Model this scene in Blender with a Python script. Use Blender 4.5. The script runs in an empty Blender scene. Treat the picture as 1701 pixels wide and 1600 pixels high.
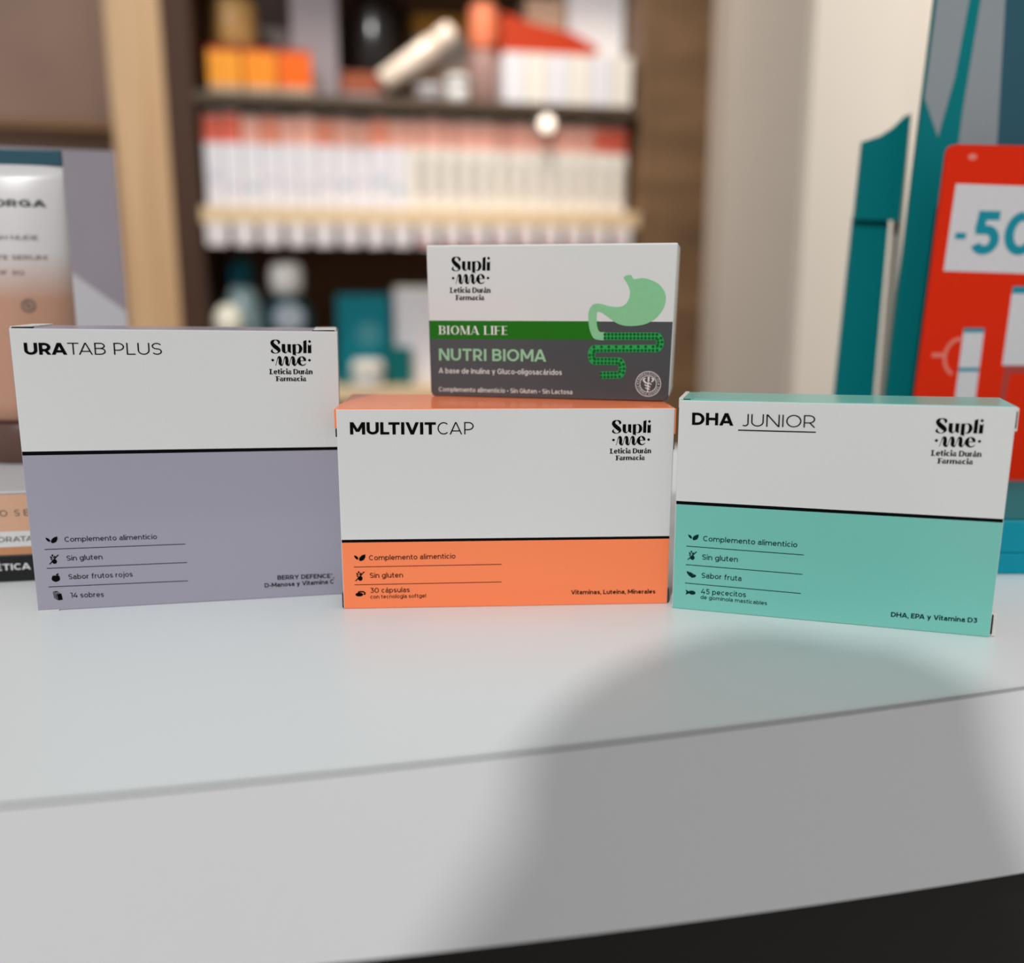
import bpy, bmesh, math, random
from mathutils import Vector, Matrix
from mathutils.geometry import tessellate_polygon

S = bpy.context.scene
COL = S.collection
random.seed(7)

# ------------------------------------------------------------------ camera, world, lights, exposure
cam_data = bpy.data.cameras.new('camera')
cam = bpy.data.objects.new('camera', cam_data)
COL.objects.link(cam)
cam.location = (0, 0, 0.12)
cam.rotation_euler = (math.radians(90 - 11.59874), 0, 0)
cam_data.sensor_width = 36
cam_data.lens = 36 * 1550 / 1701
cam_data.clip_start = 0.02
cam_data.dof.use_dof = True
cam_data.dof.focus_distance = 0.346
LENS_DIAMETER = 0.0088                       # metres
cam_data.dof.aperture_fstop = cam_data.lens / 1000 / LENS_DIAMETER
S.camera = cam

S.view_settings.view_transform = 'Standard'
S.view_settings.look = 'None'
S.view_settings.gamma = 1
S.view_settings.exposure = 0.0

world = bpy.data.worlds.new('shop_light')
S.world = world
world.use_nodes = True
wn = world.node_tree.nodes
wn['Background'].inputs[0].default_value = (0.98, 1.0, 1.0, 1)
wn['Background'].inputs[1].default_value = 0.5

def lamp(name, kind, loc, target, power, size, color=(1, 1, 1), size_y=None, spread=180):
    d = bpy.data.lights.new(name, kind)
    d.energy = power
    d.color = color
    if kind == 'AREA':
        d.shape = 'RECTANGLE' if size_y else 'DISK'
        d.size = size
        d.spread = math.radians(spread)
        if size_y: d.size_y = size_y
    o = bpy.data.objects.new(name, d)
    COL.objects.link(o)
    o.location = loc
    o.rotation_euler = (Vector(target) - Vector(loc)).to_track_quat('-Z', 'Y').to_euler()
    return o

lamp('ceiling_spot_lamp', 'AREA', (-0.87, -2.6, 2.9), (0.1, 0.3, 0), 96, 0.09, (1.0, 0.995, 0.985))
lamp('shelf_fill_light', 'AREA', (-0.1, 1.0, 1.5), (-0.05, 1.72, 0.3), 2.8, 0.4, (1.0, 0.90, 0.80), spread=64)  # added fill that brightens the shelf goods, not a fixture of the shop
lamp('pillar_fill_light', 'AREA', (1.05, 0.75, 1.6), (0.5, 1.3, 0.3), 3.9, 0.3, (1.0, 0.985, 0.97), spread=70)  # unseen fill, added to lift the pillar's cream face

# ------------------------------------------------------------------ materials
def lin(c):
    return tuple(((v / 255) / 12.92 if v / 255 <= 0.04045 else ((v / 255 + 0.055) / 1.055) ** 2.4) for v in c)

def mat(name, rgb, rough=0.5, spec=0.3, metal=0.0, noise=0.03, scale=400.0, bump=0.0, stretch=(1, 1, 1), coat=0.0, trans=0.0, emit=None):
    m = bpy.data.materials.new(name)
    m.use_nodes = True
    nt = m.node_tree
    b = nt.nodes['Principled BSDF']
    c = lin(rgb)
    tc = nt.nodes.new('ShaderNodeTexCoord')
    mp = nt.nodes.new('ShaderNodeMapping')
    mp.inputs['Scale'].default_value = stretch
    nz = nt.nodes.new('ShaderNodeTexNoise')
    nz.inputs['Scale'].default_value = scale
    nz.inputs['Detail'].default_value = 4
    rp = nt.nodes.new('ShaderNodeValToRGB')
    rp.color_ramp.elements[0].position = 0.3
    rp.color_ramp.elements[1].position = 0.7
    rp.color_ramp.elements[0].color = tuple(max(0, v * (1 - noise)) for v in c) + (1,)
    rp.color_ramp.elements[1].color = tuple(min(1, v * (1 + noise)) for v in c) + (1,)
    nt.links.new(tc.outputs['Object'], mp.inputs[0])
    nt.links.new(mp.outputs[0], nz.inputs['Vector'])
    nt.links.new(nz.outputs[0], rp.inputs[0])
    nt.links.new(rp.outputs[0], b.inputs['Base Color'])
    if bump:
        bp = nt.nodes.new('ShaderNodeBump')
        bp.inputs['Strength'].default_value = bump
        bp.inputs['Distance'].default_value = 0.0002
        nt.links.new(nz.outputs[0], bp.inputs['Height'])
        nt.links.new(bp.outputs[0], b.inputs['Normal'])
    b.inputs['Roughness'].default_value = rough
    b.inputs['Specular IOR Level'].default_value = spec
    b.inputs['Metallic'].default_value = metal
    b.inputs['Coat Weight'].default_value = coat
    b.inputs['Coat Roughness'].default_value = 0.12
    b.inputs['Transmission Weight'].default_value = trans
    if emit:
        b.inputs['Emission Color'].default_value = c + (1,)
        b.inputs['Emission Strength'].default_value = emit
    return m

def wood(name, a, b_, scale=3.0, rough=0.55, rot=(0, 0, 0), stretch=(14, 14, 1)):
    m = bpy.data.materials.new(name)
    m.use_nodes = True
    nt = m.node_tree
    b = nt.nodes['Principled BSDF']
    tc = nt.nodes.new('ShaderNodeTexCoord')
    mp = nt.nodes.new('ShaderNodeMapping')
    mp.inputs['Scale'].default_value = stretch
    mp.inputs['Rotation'].default_value = rot
    nz = nt.nodes.new('ShaderNodeTexNoise')
    nz.inputs['Scale'].default_value = scale
    nz.inputs['Detail'].default_value = 8
    nz.inputs['Distortion'].default_value = 0.6
    rp = nt.nodes.new('ShaderNodeValToRGB')
    rp.color_ramp.elements[0].position = 0.32
    rp.color_ramp.elements[1].position = 0.68
    rp.color_ramp.elements[0].color = lin(a) + (1,)
    rp.color_ramp.elements[1].color = lin(b_) + (1,)
    nt.links.new(tc.outputs['Object'], mp.inputs[0])
    nt.links.new(mp.outputs[0], nz.inputs['Vector'])
    nt.links.new(nz.outputs[0], rp.inputs[0])
    nt.links.new(rp.outputs[0], b.inputs['Base Color'])
    b.inputs['Roughness'].default_value = rough
    return m

CARD = dict(rough=0.42, spec=0.3, noise=0.012, scale=900, bump=0.05, coat=0.5)
M = {
 'card_white': mat('white_card', (215, 215, 214), **CARD),
 'card_lavender': mat('lavender_card', (158, 154, 169), **CARD),
 'card_orange': mat('orange_card', (255, 134, 82), **CARD),
 'card_mint': mat('mint_card', (115, 191, 178), **CARD),
 'card_grey': mat('dark_grey_card', (72, 74, 77), **CARD),
 'card_raw': mat('uncoated_card', (214, 210, 204), rough=0.8, spec=0.2),
 'slit': mat('card_slit_shadow_gap', (30, 27, 25), rough=0.9, spec=0.1),
 'ink': mat('black_ink', (5, 5, 6), rough=0.65, spec=0.06),
 'soft': mat('charcoal_ink', (36, 33, 40), rough=0.6, spec=0.08),
 'dark_orange': mat('dark_brown_ink', (54, 20, 10), rough=0.6, spec=0.08),
 'dark_teal': mat('dark_teal_ink', (2, 44, 44), rough=0.6, spec=0.08),
 'green': mat('green_ink', (22, 108, 2), rough=0.45, spec=0.3),
 'mint_print': mat('pale_green_ink', (132, 192, 144), rough=0.45, spec=0.3),
 'mint_print2': mat('pale_green_lettering_ink', (148, 196, 158), rough=0.45, spec=0.3),
 'white_print': mat('white_ink', (222, 224, 221), rough=0.45, spec=0.3),
 'gut': mat('bright_green_ink', (34, 158, 76), rough=0.45, spec=0.3),
 'gut_dot': mat('deep_green_ink', (4, 84, 34), rough=0.45, spec=0.3),
 'laminate': mat('white_laminate', (220, 225, 226), rough=0.34, spec=0.5, noise=0.012, scale=1400, bump=0.12),
 'fascia': mat('grey_white_edging', (232, 232, 236), rough=0.45, spec=0.35, noise=0.01, scale=900),
 'groove': mat('joint_line', (44, 40, 38), rough=0.9, spec=0.1),
 'cabinet': mat('black_cabinet', (24, 21, 20), rough=0.6, spec=0.3),
}

# ------------------------------------------------------------------ object helpers
def link(o, parent=None):
    COL.objects.link(o)
    if parent: o.parent = parent
    return o

def mesh_obj(name, bm, mats, parent=None, smooth=False):
    me = bpy.data.meshes.new(name)
    bmesh.ops.recalc_face_normals(bm, faces=bm.faces[:])
    bm.to_mesh(me)
    bm.free()
    for m in (mats if isinstance(mats, (list, tuple)) else [mats]): me.materials.append(m)
    if smooth:
        for p in me.polygons: p.use_smooth = True
    return link(bpy.data.objects.new(name, me), parent)

def thing(name, label, cat, loc=(0, 0, 0), rz=0.0, group=None):
    o = bpy.data.objects.new(name, None)
    o.empty_display_size = 0.02
    o.location = loc
    o.rotation_euler = (0, 0, rz)
    COL.objects.link(o)
    return tag(o, label, cat, group)

def tag(o, label, cat, group=None, kind=None):
    if label: o['label'] = label
    if cat: o['category'] = cat
    if group: o['group'] = group
    if kind: o['kind'] = kind
    return o

def struct(o):
    o['kind'] = 'structure'
    return o

def box_bm(x0, x1, y0, y1, z0, z1, bev=0.0, seg=2, bm=None, mi=0):
    b = bm or bmesh.new()
    v = [b.verts.new(p) for p in ((x0, y0, z0), (x1, y0, z0), (x1, y1, z0), (x0, y1, z0), (x0, y0, z1), (x1, y0, z1), (x1, y1, z1), (x0, y1, z1))]
    fs = [b.faces.new([v[i] for i in f]) for f in ((0, 3, 2, 1), (4, 5, 6, 7), (0, 1, 5, 4), (1, 2, 6, 5), (2, 3, 7, 6), (3, 0, 4, 7))]
    for f in fs: f.material_index = mi
    if bev:
        es = set(e for f in fs for e in f.edges)
        r = bmesh.ops.bevel(b, geom=list(es), offset=bev, segments=seg, affect='EDGES', profile=0.5)
        for f in r['faces']: f.material_index = mi
    return b

def box(name, x0, x1, y0, y1, z0, z1, m, parent=None, bev=0.0, seg=2):
    return mesh_obj(name, box_bm(x0, x1, y0, y1, z0, z1, bev, seg), m, parent)

def prism_bm(pts, y0, y1, bev=0.0, seg=3):
    """outline in x-z, extruded in y"""
    b = bmesh.new()
    f0 = [b.verts.new((x, y0, z)) for x, z in pts]
    f1 = [b.verts.new((x, y1, z)) for x, z in pts]
    n = len(pts)
    b.faces.new(f0); b.faces.new(f1[::-1])
    for i in range(n): b.faces.new((f0[i], f0[(i + 1) % n], f1[(i + 1) % n], f1[i]))
    bmesh.ops.recalc_face_normals(b, faces=b.faces[:])
    if bev: bmesh.ops.bevel(b, geom=[e for e in b.edges], offset=bev, segments=seg, affect='EDGES', profile=0.5)
    return b

def lathe_bm(profile, n=32, cx=0.0, cy=0.0, z=0.0, sx=1.0, sy=1.0):
    b = bmesh.new()
    rings = []
    for r, h in profile:
        rings.append([b.verts.new((cx + r * sx * math.cos(2 * math.pi * k / n), cy + r * sy * math.sin(2 * math.pi * k / n), z + h)) for k in range(n)])
    for a, c in zip(rings, rings[1:]):
        for k in range(n): b.faces.new((a[k], a[(k + 1) % n], c[(k + 1) % n], c[k]))
    b.faces.new(rings[0][::-1]); b.faces.new(rings[-1])
    return b

def rounded(x0, x1, z0, z1, r, n=6):
    pts = []
    for cx, cz, a in ((x1 - r, z0 + r, -90), (x1 - r, z1 - r, 0), (x0 + r, z1 - r, 90), (x0 + r, z0 + r, 180)):
        for k in range(n + 1):
            t = math.radians(a + 90 * k / n)
            pts.append((cx + r * math.cos(t), cz + r * math.sin(t)))
    return pts

# ------------------------------------------------------------------ lettering: glyphs drawn as pen strokes, cap height 100
def arc(cx, cy, rx, ry, a0, a1, n=16):
    return [(cx + rx * math.cos(math.radians(a0 + (a1 - a0) * k / n)), cy + ry * math.sin(math.radians(a0 + (a1 - a0) * k / n))) for k in range(n + 1)]

def stroke(pts, w, thin=None):
    """polyline -> list of quads; thin: pen width on horizontals; w may be a list of widths"""
    pts = [p for i, p in enumerate(pts) if i == 0 or math.hypot(p[0] - pts[i - 1][0], p[1] - pts[i - 1][1]) > 1e-6]
    n = len(pts)
    dirs = []
    for i in range(n - 1):
        dx, dy = pts[i + 1][0] - pts[i][0], pts[i + 1][1] - pts[i][1]
        L = math.hypot(dx, dy); dirs.append((dx / L, dy / L))
    Lf, Rt = [], []
    for i in range(n):
        a = dirs[max(0, i - 1)]; b = dirs[min(n - 2, i)]
        tx, ty = a[0] + b[0], a[1] + b[1]
        L = math.hypot(tx, ty) or 1; tx, ty = tx / L, ty / L
        ww = w[i] if isinstance(w, (list, tuple)) else w
        if thin is not None: ww = thin + (ww - thin) * abs(ty) ** 1.6
        c = max(0.6, tx * b[0] + ty * b[1])
        h = ww / 2 / c
        Lf.append((pts[i][0] - ty * h, pts[i][1] + tx * h)); Rt.append((pts[i][0] + ty * h, pts[i][1] - tx * h))
    return [[Rt[i], Rt[i + 1], Lf[i + 1], Lf[i]] for i in range(n - 1)]

def diag(x0, y0, x1, y1, w):
    h = w * math.hypot(x1 - x0, y1 - y0) / abs(y1 - y0) / 2
    return [[(x0 - h, y0), (x0 + h, y0), (x1 + h, y1), (x1 - h, y1)]]

def spine(W, H, w):
    h = w / 2; r = (H - 2 * h) / 4; rx = W / 2 - h; cx = W / 2
    return arc(cx, H - h - r, rx, r, 28, 180, 12) + arc(cx, H - h - r, rx, r, 180, 270, 6)[1:] + arc(cx, h + r, rx, r, 90, 0, 6)[1:] + arc(cx, h + r, rx, r, 0, -152, 12)[1:]

def glyph(ch, w, thin=None):
    """polygons and set width of one character"""
    h = w / 2; X = 74; A = 104; t = thin if thin is not None else w; th = t / 2
    P = []
    def L(*p): P.extend(stroke(list(p), w, thin))
    def D(x0, y0, x1, y1, ww=None): P.extend(diag(x0, y0, x1, y1, ww or w))
    dk = thin if thin is not None else w      # light leg of a diagonal letter
    base = {'á': 'a', 'í': 'i', 'é': 'e', 'É': 'E'}.get(ch)
    if base:
        P, W = glyph(base if base != 'i' else 'ı', w, thin)
        top = 100 if ch == 'É' else X
        P = P + stroke([(W * 0.44, top + 10), (W * 0.66, top + 30)], w * 0.85)
        return P, W
    if ch == ' ': return [], 22
    if ch == 'A': W = 86; q = w * 0.5; D(q * .9, 0, W / 2 - q * .1, 100, dk); D(W - q * .9, 0, W / 2 + q * .1, 100); L((W * .22, 28), (W * .78, 28))
    elif ch == 'B':
        W = 70; b = W * .5; m = 53
        L((h, 0), (h, 100)); L((h, 100 - th), (b, 100 - th), *arc(b, (100 - th + m) / 2, W * .95 - h - b, (100 - th - m) / 2, 90, -90)[1:], (h, m)); L((h, m), (b, m), *arc(b, (m + th) / 2, W - h - b, (m - th) / 2, 90, -90)[1:], (h, th))
    elif ch == 'C': W = 78; L(*arc(W * .54, 50, W * .54 - h, 50 - th, 46, 314, 26))
    elif ch == 'D': W = 80; b = W * .42; L((h, 0), (h, 100)); L((h, 100 - th), (b, 100 - th), *arc(b, 50, W - h - b, 50 - th, 90, -90, 20)[1:], (h, th))
    elif ch == 'E': W = 60; L((h, 0), (h, 100)); L((0, 100 - th), (W * .97, 100 - th)); L((h, 51), (W * .88, 51)); L((0, th), (W, th))
    elif ch == 'F': W = 58; L((h, 0), (h, 100)); L((0, 100 - th), (W, 100 - th)); L((h, 48), (W * .9, 48))
    elif ch == 'G': W = 82; L(*arc(W * .52, 50, W * .52 - h, 50 - th, 46, 318, 26)); L((W - h - 2, 12), (W - h - 2, 50)); L((W - h * 2 - 18, 50), (W - 2, 50)) if thin is None else None
    elif ch == 'H': W = 78; L((h, 0), (h, 100)); L((W - h, 0), (W - h, 100)); L((h, 51), (W - h, 51))
    elif ch == 'I': W = w; L((h, 0), (h, 100))
    elif ch == 'J': W = 50; r = W * .46 - h; L((W - h, 100), (W - h, h + r), *arc(W - h - r, h + r, r, r, 0, -130, 14)[1:])
    elif ch == 'L': W = 56; L((h, 0), (h, 100)); L((0, th), (W, th))
    elif ch == 'M': W = 94; e = (dk) / 2; P.extend(stroke([(e, 0), (e, 100)], dk)); L((W - h, 0), (W - h, 100)); D(h * 1.1, 100, W / 2 - (0 if thin is None else 2), 22 if thin is None else 4, w * .95); D(W - h * 1.1, 100, W / 2, 22 if thin is None else 4, dk * .95)
    elif ch == 'N': W = 80; P.extend(stroke([(dk / 2, 0), (dk / 2, 100)], dk)); P.extend(stroke([(W - dk / 2, 0), (W - dk / 2, 100)], dk)); D(h * 1.2, 100, W - h * 1.2, 0)
    elif ch in 'OO': W = 90; L(*arc(W / 2, 50, W / 2 - h, 50 - th, 90, 450, 36))
    elif ch == 'P': W = 66; b = W * .45; L((h, 0), (h, 100)); L((h, 100 - th), (b, 100 - th), *arc(b, (100 - th + 38) / 2, W - h - b, (100 - th - 38) / 2, 90, -90)[1:], (h, 38))
    elif ch == 'R': W = 70; b = W * .45; L((h, 0), (h, 100)); L((h, 100 - th), (b, 100 - th), *arc(b, (100 - th + 38) / 2, W * .96 - h - b, (100 - th - 38) / 2, 90, -90)[1:], (h, 38)); D(W - h * 1.15, 0, W * .52, 38)
    elif ch == 'S': W = 64; P.extend(stroke(spine(W, 100, w), w, thin))
    elif ch == 'T': W = 70; L((W / 2, 0), (W / 2, 100)); L((0, 100 - th), (W, 100 - th))
    elif ch == 'U': W = 76; r = W / 2 - h; L((h, 100), (h, r + h), *arc(W / 2, r + h, r, r, 180, 360, 20)[1:], (W - h, 100))
    elif ch == 'V': W = 84; q = w * .55; D(q, 100, W / 2, 0); D(W - q, 100, W / 2, 0, dk)
    elif ch == 'Y': W = 80; q = w * .55; D(q, 100, W / 2, 38); D(W - q, 100, W / 2, 38, dk); L((W / 2, 0), (W / 2, 46))
    elif ch == '0': W = 76; L(*arc(W / 2, 50, W / 2 - h, 50 - th, 90, 450, 32))
    elif ch == '1': W = 34; L((W - h, 0), (W - h, 100)); L((0, 100 - th), (W - h, 100 - th))
    elif ch == '3': W = 62; L((4, 100 - th), (W * .86, 100 - th)); D(W * .84, 100 - w * .7, W * .46, 58, w * .9); L((W * .36, 58), *arc(W * .5, (58 + th) / 2, W * .5 - h, (58 - th) / 2, 90, -90, 14), *arc(W * .46, 36, W * .46 - h, 36 - th, -95, -150, 6)[1:])
    elif ch == '4': W = 74; D(h, 30, W * .62, 100, w * .9); L((2, 27), (W, 27)); L((W * .72, 0), (W * .72, 54))
    elif ch == '5': W = 64; L((10, 100 - th), (W * .9, 100 - th)); L((10 + h, 100), (8 + h * .8, 56)); L((8, 57), (W * .48, 57), *arc(W * .5, (57 + th) / 2, W * .5 - h, (57 - th) / 2, 90, -90, 14), *arc(W * .46, 36, W * .46 - h, 36 - th, -95, -150, 6)[1:])
    elif ch == 'a':
        W = 58; r = W / 2 - h; c = 22
        L((W - h, 0), (W - h, X - r * .8), *arc(W / 2, X - th - r * .8, r, r * .8, 0, 150, 12)[1:]); L((W - h, 42), (W * .46, 42), *arc(W * .4, (42 + th) / 2, W * .4 - h, (42 - th) / 2, 90, 270, 12)[1:], (W * .5, th), (W - h, 16))
    elif ch == 'b': W = 66; L((h, 0), (h, A)); L(*arc(W / 2, X / 2, W / 2 - h, X / 2 - th, 90, 450, 26))
    elif ch == 'c': W = 58; L(*arc(W * .54, X / 2, W * .54 - h, X / 2 - th, 48, 312, 22))
    elif ch == 'd': W = 66; L((W - h, 0), (W - h, A)); L(*arc(W / 2, X / 2, W / 2 - h, X / 2 - th, 90, 450, 26))
    elif ch == 'e': W = 64; L((h * 2, X / 2 - 1), (W - h, X / 2 - 1)); L(*arc(W / 2, X / 2, W / 2 - h, X / 2 - th, 0, 318, 24))
    elif ch == 'f': W = 40; L((W * .36, 0), (W * .36, 84), *arc(W * .36 + 18, 84, 18, A - 84 - th, 180, 75, 8)[1:]); L((0, X - th), (W * .9, X - th))
    elif ch == 'g': W = 66; L(*arc(W / 2, X / 2, W / 2 - h, X / 2 - th, 90, 450, 26)); L((W - h, X), (W - h, 0), *arc(W / 2, -2, W / 2 - h, 26 - th, 0, -145, 14)[1:])
    elif ch in 'iı': W = max(w, 12); L((W / 2, 0), (W / 2, X)); P.extend([] if ch == 'ı' else [arc(W / 2, X + 24, max(w * .62, 7), max(w * .62, 7), 0, 330, 11)])
    elif ch == 'j': W = 20; L((W - h, X), (W - h, -8), *arc(W - h - 14, -8, 14, 18 - th, 0, -100, 8)[1:]); P.append(arc(W - h, X + 24, max(w * .62, 7), max(w * .62, 7), 0, 330, 11))
    elif ch == 'l': W = w; L((h, 0), (h, A))
    elif ch == 'm':
        W = 104; r = (W - w) / 4
        L((h, 0), (h, X)); L((h, X - r - th), *arc(h + r, X - r - th, r, r, 180, 0, 14), (h + 2 * r, 0)); L((h + 2 * r, X - r - th), *arc(h + 3 * r, X - r - th, r, r, 180, 0, 14), (W - h, 0))
    elif ch in 'nñ': W = 62; r = W / 2 - h; L((h, 0), (h, X)); L((h, X - r - th), *arc(h + r, X - r - th, r, r, 180, 0, 16), (W - h, 0))
    elif ch == 'o': W = 66; L(*arc(W / 2, X / 2, W / 2 - h, X / 2 - th, 90, 450, 28))
    elif ch == 'p': W = 66; L((h, -28), (h, X)); L(*arc(W / 2, X / 2, W / 2 - h, X / 2 - th, 90, 450, 26))
    elif ch == 'r': W = 38; L((h, 0), (h, X)); L((h, X - 28), *arc(W - 2, X - 28 - th, W - 2 - h, 28, 180, 95, 10))
    elif ch == 's': W = 52; P.extend(stroke(spine(W, X, w), w, thin))
    elif ch == 't': W = 40; L((W * .36, 94), (W * .36, 20), *arc(W * .36 + 18, 18, 18, 18 - th, 180, 285, 8)[1:]); L((0, X - th), (W * .92, X - th))
    elif ch == 'u': W = 62; r = W / 2 - h; L((W - h, 0), (W - h, X)); L((h, X), (h, r + th), *arc(W / 2, r + th, r, r, 180, 360, 16)[1:])
    elif ch == 'v': W = 64; D(h * 1.1, X, W / 2, 0); D(W - h * 1.1, X, W / 2, 0, dk)
    elif ch == 'y': W = 64; D(h * 1.1, X, W / 2 + h * .3, 0); D(W - h * 1.1, X, W * .34, -28, dk)
    elif ch == '-': W = 36; L((0, 38), (W, 38))
    elif ch == ',': W = 16; P.append([(0, 0), (5, -22), (13, -22), (17, 16), (0, 16)])
    elif ch == '•': W = 30; P.append(arc(15, 42, 13, 13, 0, 345, 14))
    elif ch == '®': W = 34; P.extend(stroke(arc(17, 86, 13, 13, 0, 360, 20), 4)); P.extend(stroke([(13, 80), (13, 93), (20, 92), (20, 86), (13, 86)], 3)); P.extend(stroke([(16, 86), (21, 79)], 3))
    else: W = 40
    if thin is not None and ch in SERIFS:
        for x, y, hw in SERIFS[ch](W, w, thin): P.extend(stroke([(x - hw, y), (x + hw, y)], thin * 1.15))
    return P, W

SERIFS = {
 'B': lambda W, w, t: [(w * .3, t / 2, w * .8), (w * .3, 100 - t / 2, w * .8)],
 'I': lambda W, w, t: [(w / 2, t / 2, w * .95), (w / 2, 100 - t / 2, w * .95)],
 'M': lambda W, w, t: [(t / 2, t / 2, w * .55), (W - w / 2, t / 2, w * .9), (t / 2, 100 - t / 2, w * .6), (W - w / 2, 100 - t / 2, w * .9)],
 'A': lambda W, w, t: [(t, t / 2, w * .6), (W - w * .45, t / 2, w * .95)],
 'L': lambda W, w, t: [(w / 2, t / 2, w * .95), (w / 2, 100 - t / 2, w * .95)],
 'F': lambda W, w, t: [(w / 2, t / 2, w * .95), (w * .2, 100 - t / 2, w * .7)],
 'E': lambda W, w, t: [(w * .2, t / 2, w * .7), (w * .2, 100 - t / 2, w * .7)],
}
STYLE = {   # stroke weight, thin weight, letter gap
 'bold': (20, None, 9), 'light': (8.2, None, 15), 'med': (12.8, None, 12), 'semib': (18, None, 9),
 'helv': (17.5, None, 11), 'din': (14.5, None, 12), 'didone': (19, 5, 20), 'fat': (23, 10.5, 7), 'round': (21, None, 10)}

KERN = {'TA': -16, 'AT': -16, 'CA': -9, 'AP': 0, 'RA': -5, 'LT': -14, 'TI': 0, 'VI': -2, 'IV': -2, 'PL': 0, 'AB': -2, 'EP': 0, 'PA': -12, 'OR': -2, 'MA': -5, 'Vi': -4, 'rá': -3, 'Fa': -8}
def text_polys(s, style, p0, p1, cap):
    """polygons of a line of lettering running from p0 to p1 with the given cap height"""
    w, thin, gap = STYLE[style]
    x = 0.0; out = []; last = 0; prev = ''
    for ch in s:
        P, W = glyph(ch, w, thin)
        x += KERN.get(prev + ch, 0); prev = ch
        out += [[(a + x, b) for a, b in q] for q in P]
        last = x + W
        x += W + gap
    dx, dy = p1[0] - p0[0], p1[1] - p0[1]
    L = math.hypot(dx, dy); ux, uy = dx / L, dy / L
    sx, sy = L / last, cap / 100
    return [[(p0[0] + a * sx * ux - b * sy * uy, p0[1] + a * sx * uy + b * sy * ux) for a, b in q] for q in out]

def print_obj(name, polys, m, parent, off=0.00005, unit=0.001, surf=None):
    """flat ink on a front face: x-z polygons, lying just in front of y = 0"""
    bb = bmesh.new()
    for i, q in enumerate(polys):
        if len(q) < 3: continue
        lift = off + (i % 4) * 1.5e-5          # overlapping pen strokes never share a plane
        if len(q) == 4 or len(q) == 3: tris = [tuple(range(len(q)))]
        else: tris = tessellate_polygon([[Vector((x, y, 0)) for x, y in q]])
        vs = [bb.verts.new((x * unit, -lift if surf is None else surf(x * unit, y * unit) - lift, y * unit)) for x, y in q]
        for t in tris:
            try: f = bb.faces.new([vs[i] for i in t])
            except ValueError: continue
    for f in bb.faces:
        f.normal_update()
        if f.normal.y > 0: f.normal_flip()
    me = bpy.data.meshes.new(name)
    bb.to_mesh(me); bb.free()
    me.materials.append(m)
    return link(bpy.data.objects.new(name, me), parent)

def smooth_path(pts, n=6):
    out = []
    for i in range(len(pts) - 1):
        p = [pts[max(0, i - 1)], pts[i], pts[i + 1], pts[min(len(pts) - 1, i + 2)]]
        for k in range(n):
            t = k / n
            out.append(tuple(0.5 * (2 * p[1][j] + (p[2][j] - p[0][j]) * t + (2 * p[0][j] - 5 * p[1][j] + 4 * p[2][j] - p[3][j]) * t * t + (3 * p[1][j] - p[0][j] - 3 * p[2][j] + p[3][j]) * t ** 3) for j in range(len(pts[0]))))
    out.append(tuple(pts[-1]))
    return out

def pen(pts, n=6):
    s = smooth_path(pts, n)
    return stroke([(p[0], p[1]) for p in s], [max(1, p[2]) for p in s])

def logo_polys():
    """the wordmark, drawn in its own units with y downwards"""
    P = []
    P += pen([(508, 296, 3), (528, 262, 44), (510, 226, 40), (458, 208, 12), (412, 232, 50), (398, 278, 66), (440, 335, 80), (500, 390, 80), (524, 432, 58), (504, 470, 22), (458, 487, 10), (412, 472, 28), (388, 444, 38), (404, 396, 4)])
    P += pen([(612, 293, 64), (612, 420, 66), (628, 462, 46), (655, 476, 16), (688, 440, 8)])
    P += [[(686, 295), (750, 295), (748, 440), (756, 476), (722, 474), (688, 440)]]
    P += [[(780, 300), (842, 292), (842, 540), (815, 522), (782, 518)]]
    P += pen([(842, 318, 4), (880, 298, 14), (920, 325, 44), (937, 390, 62), (918, 455, 44), (885, 480, 16), (846, 466, 6)])
    P += [[(990, 226), (1050, 208), (1048, 482), (986, 482)]]
    P += [[(1075, 298), (1107, 322), (1138, 294), (1138, 482), (1072, 482)], [(1108, 202), (1140, 236), (1108, 270), (1078, 236)]]
    P += [[(400, 600), (432, 632), (400, 664), (368, 632)], [(1100, 600), (1132, 632), (1100, 664), (1068, 632)]]
    for x in (0, 127, 254):
        P += pen([(455 + x, 748, 9), (478 + x, 660, 9), (497 + x, 590, 16), (516 + x, 566, 30), (536 + x, 578, 50), (543 + x, 640, 60), (540 + x, 700, 58), (556 + x, 734, 40), (574 + x, 738, 18), (592 + x, 700, 10)])
    P += pen([(846, 722, 8), (868, 660, 12)])
    P += stroke([(905, 644), (1036, 644)], 10)
    P += pen([(1022, 648, 26), (1006, 606, 52), (978, 570, 34), (946, 558, 12), (912, 588, 40), (897, 652, 70), (916, 710, 48), (960, 740, 24), (1006, 728, 16), (1034, 696, 4)])
    P += [[(a, b) for a, b in q] for q in [[(x, 930 - (y - 930)) for x, y in p] for p in text_polys('Leticia Durán', 'fat', (342, 930), (1153, 930), 108)]]
    P += [[(x, 1078 - (y - 1078)) for x, y in p] for p in text_polys('Farmacia', 'fat', (460, 1078), (1028, 1078), 102)]
    return P

def ell(cx, cy, rx, ry, rot=0, n=20):
    c, s = math.cos(math.radians(rot)), math.sin(math.radians(rot))
    return [(cx + rx * math.cos(2 * math.pi * k / n) * c - ry * math.sin(2 * math.pi * k / n) * s, cy + rx * math.cos(2 * math.pi * k / n) * s + ry * math.sin(2 * math.pi * k / n) * c) for k in range(n)]

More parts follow.
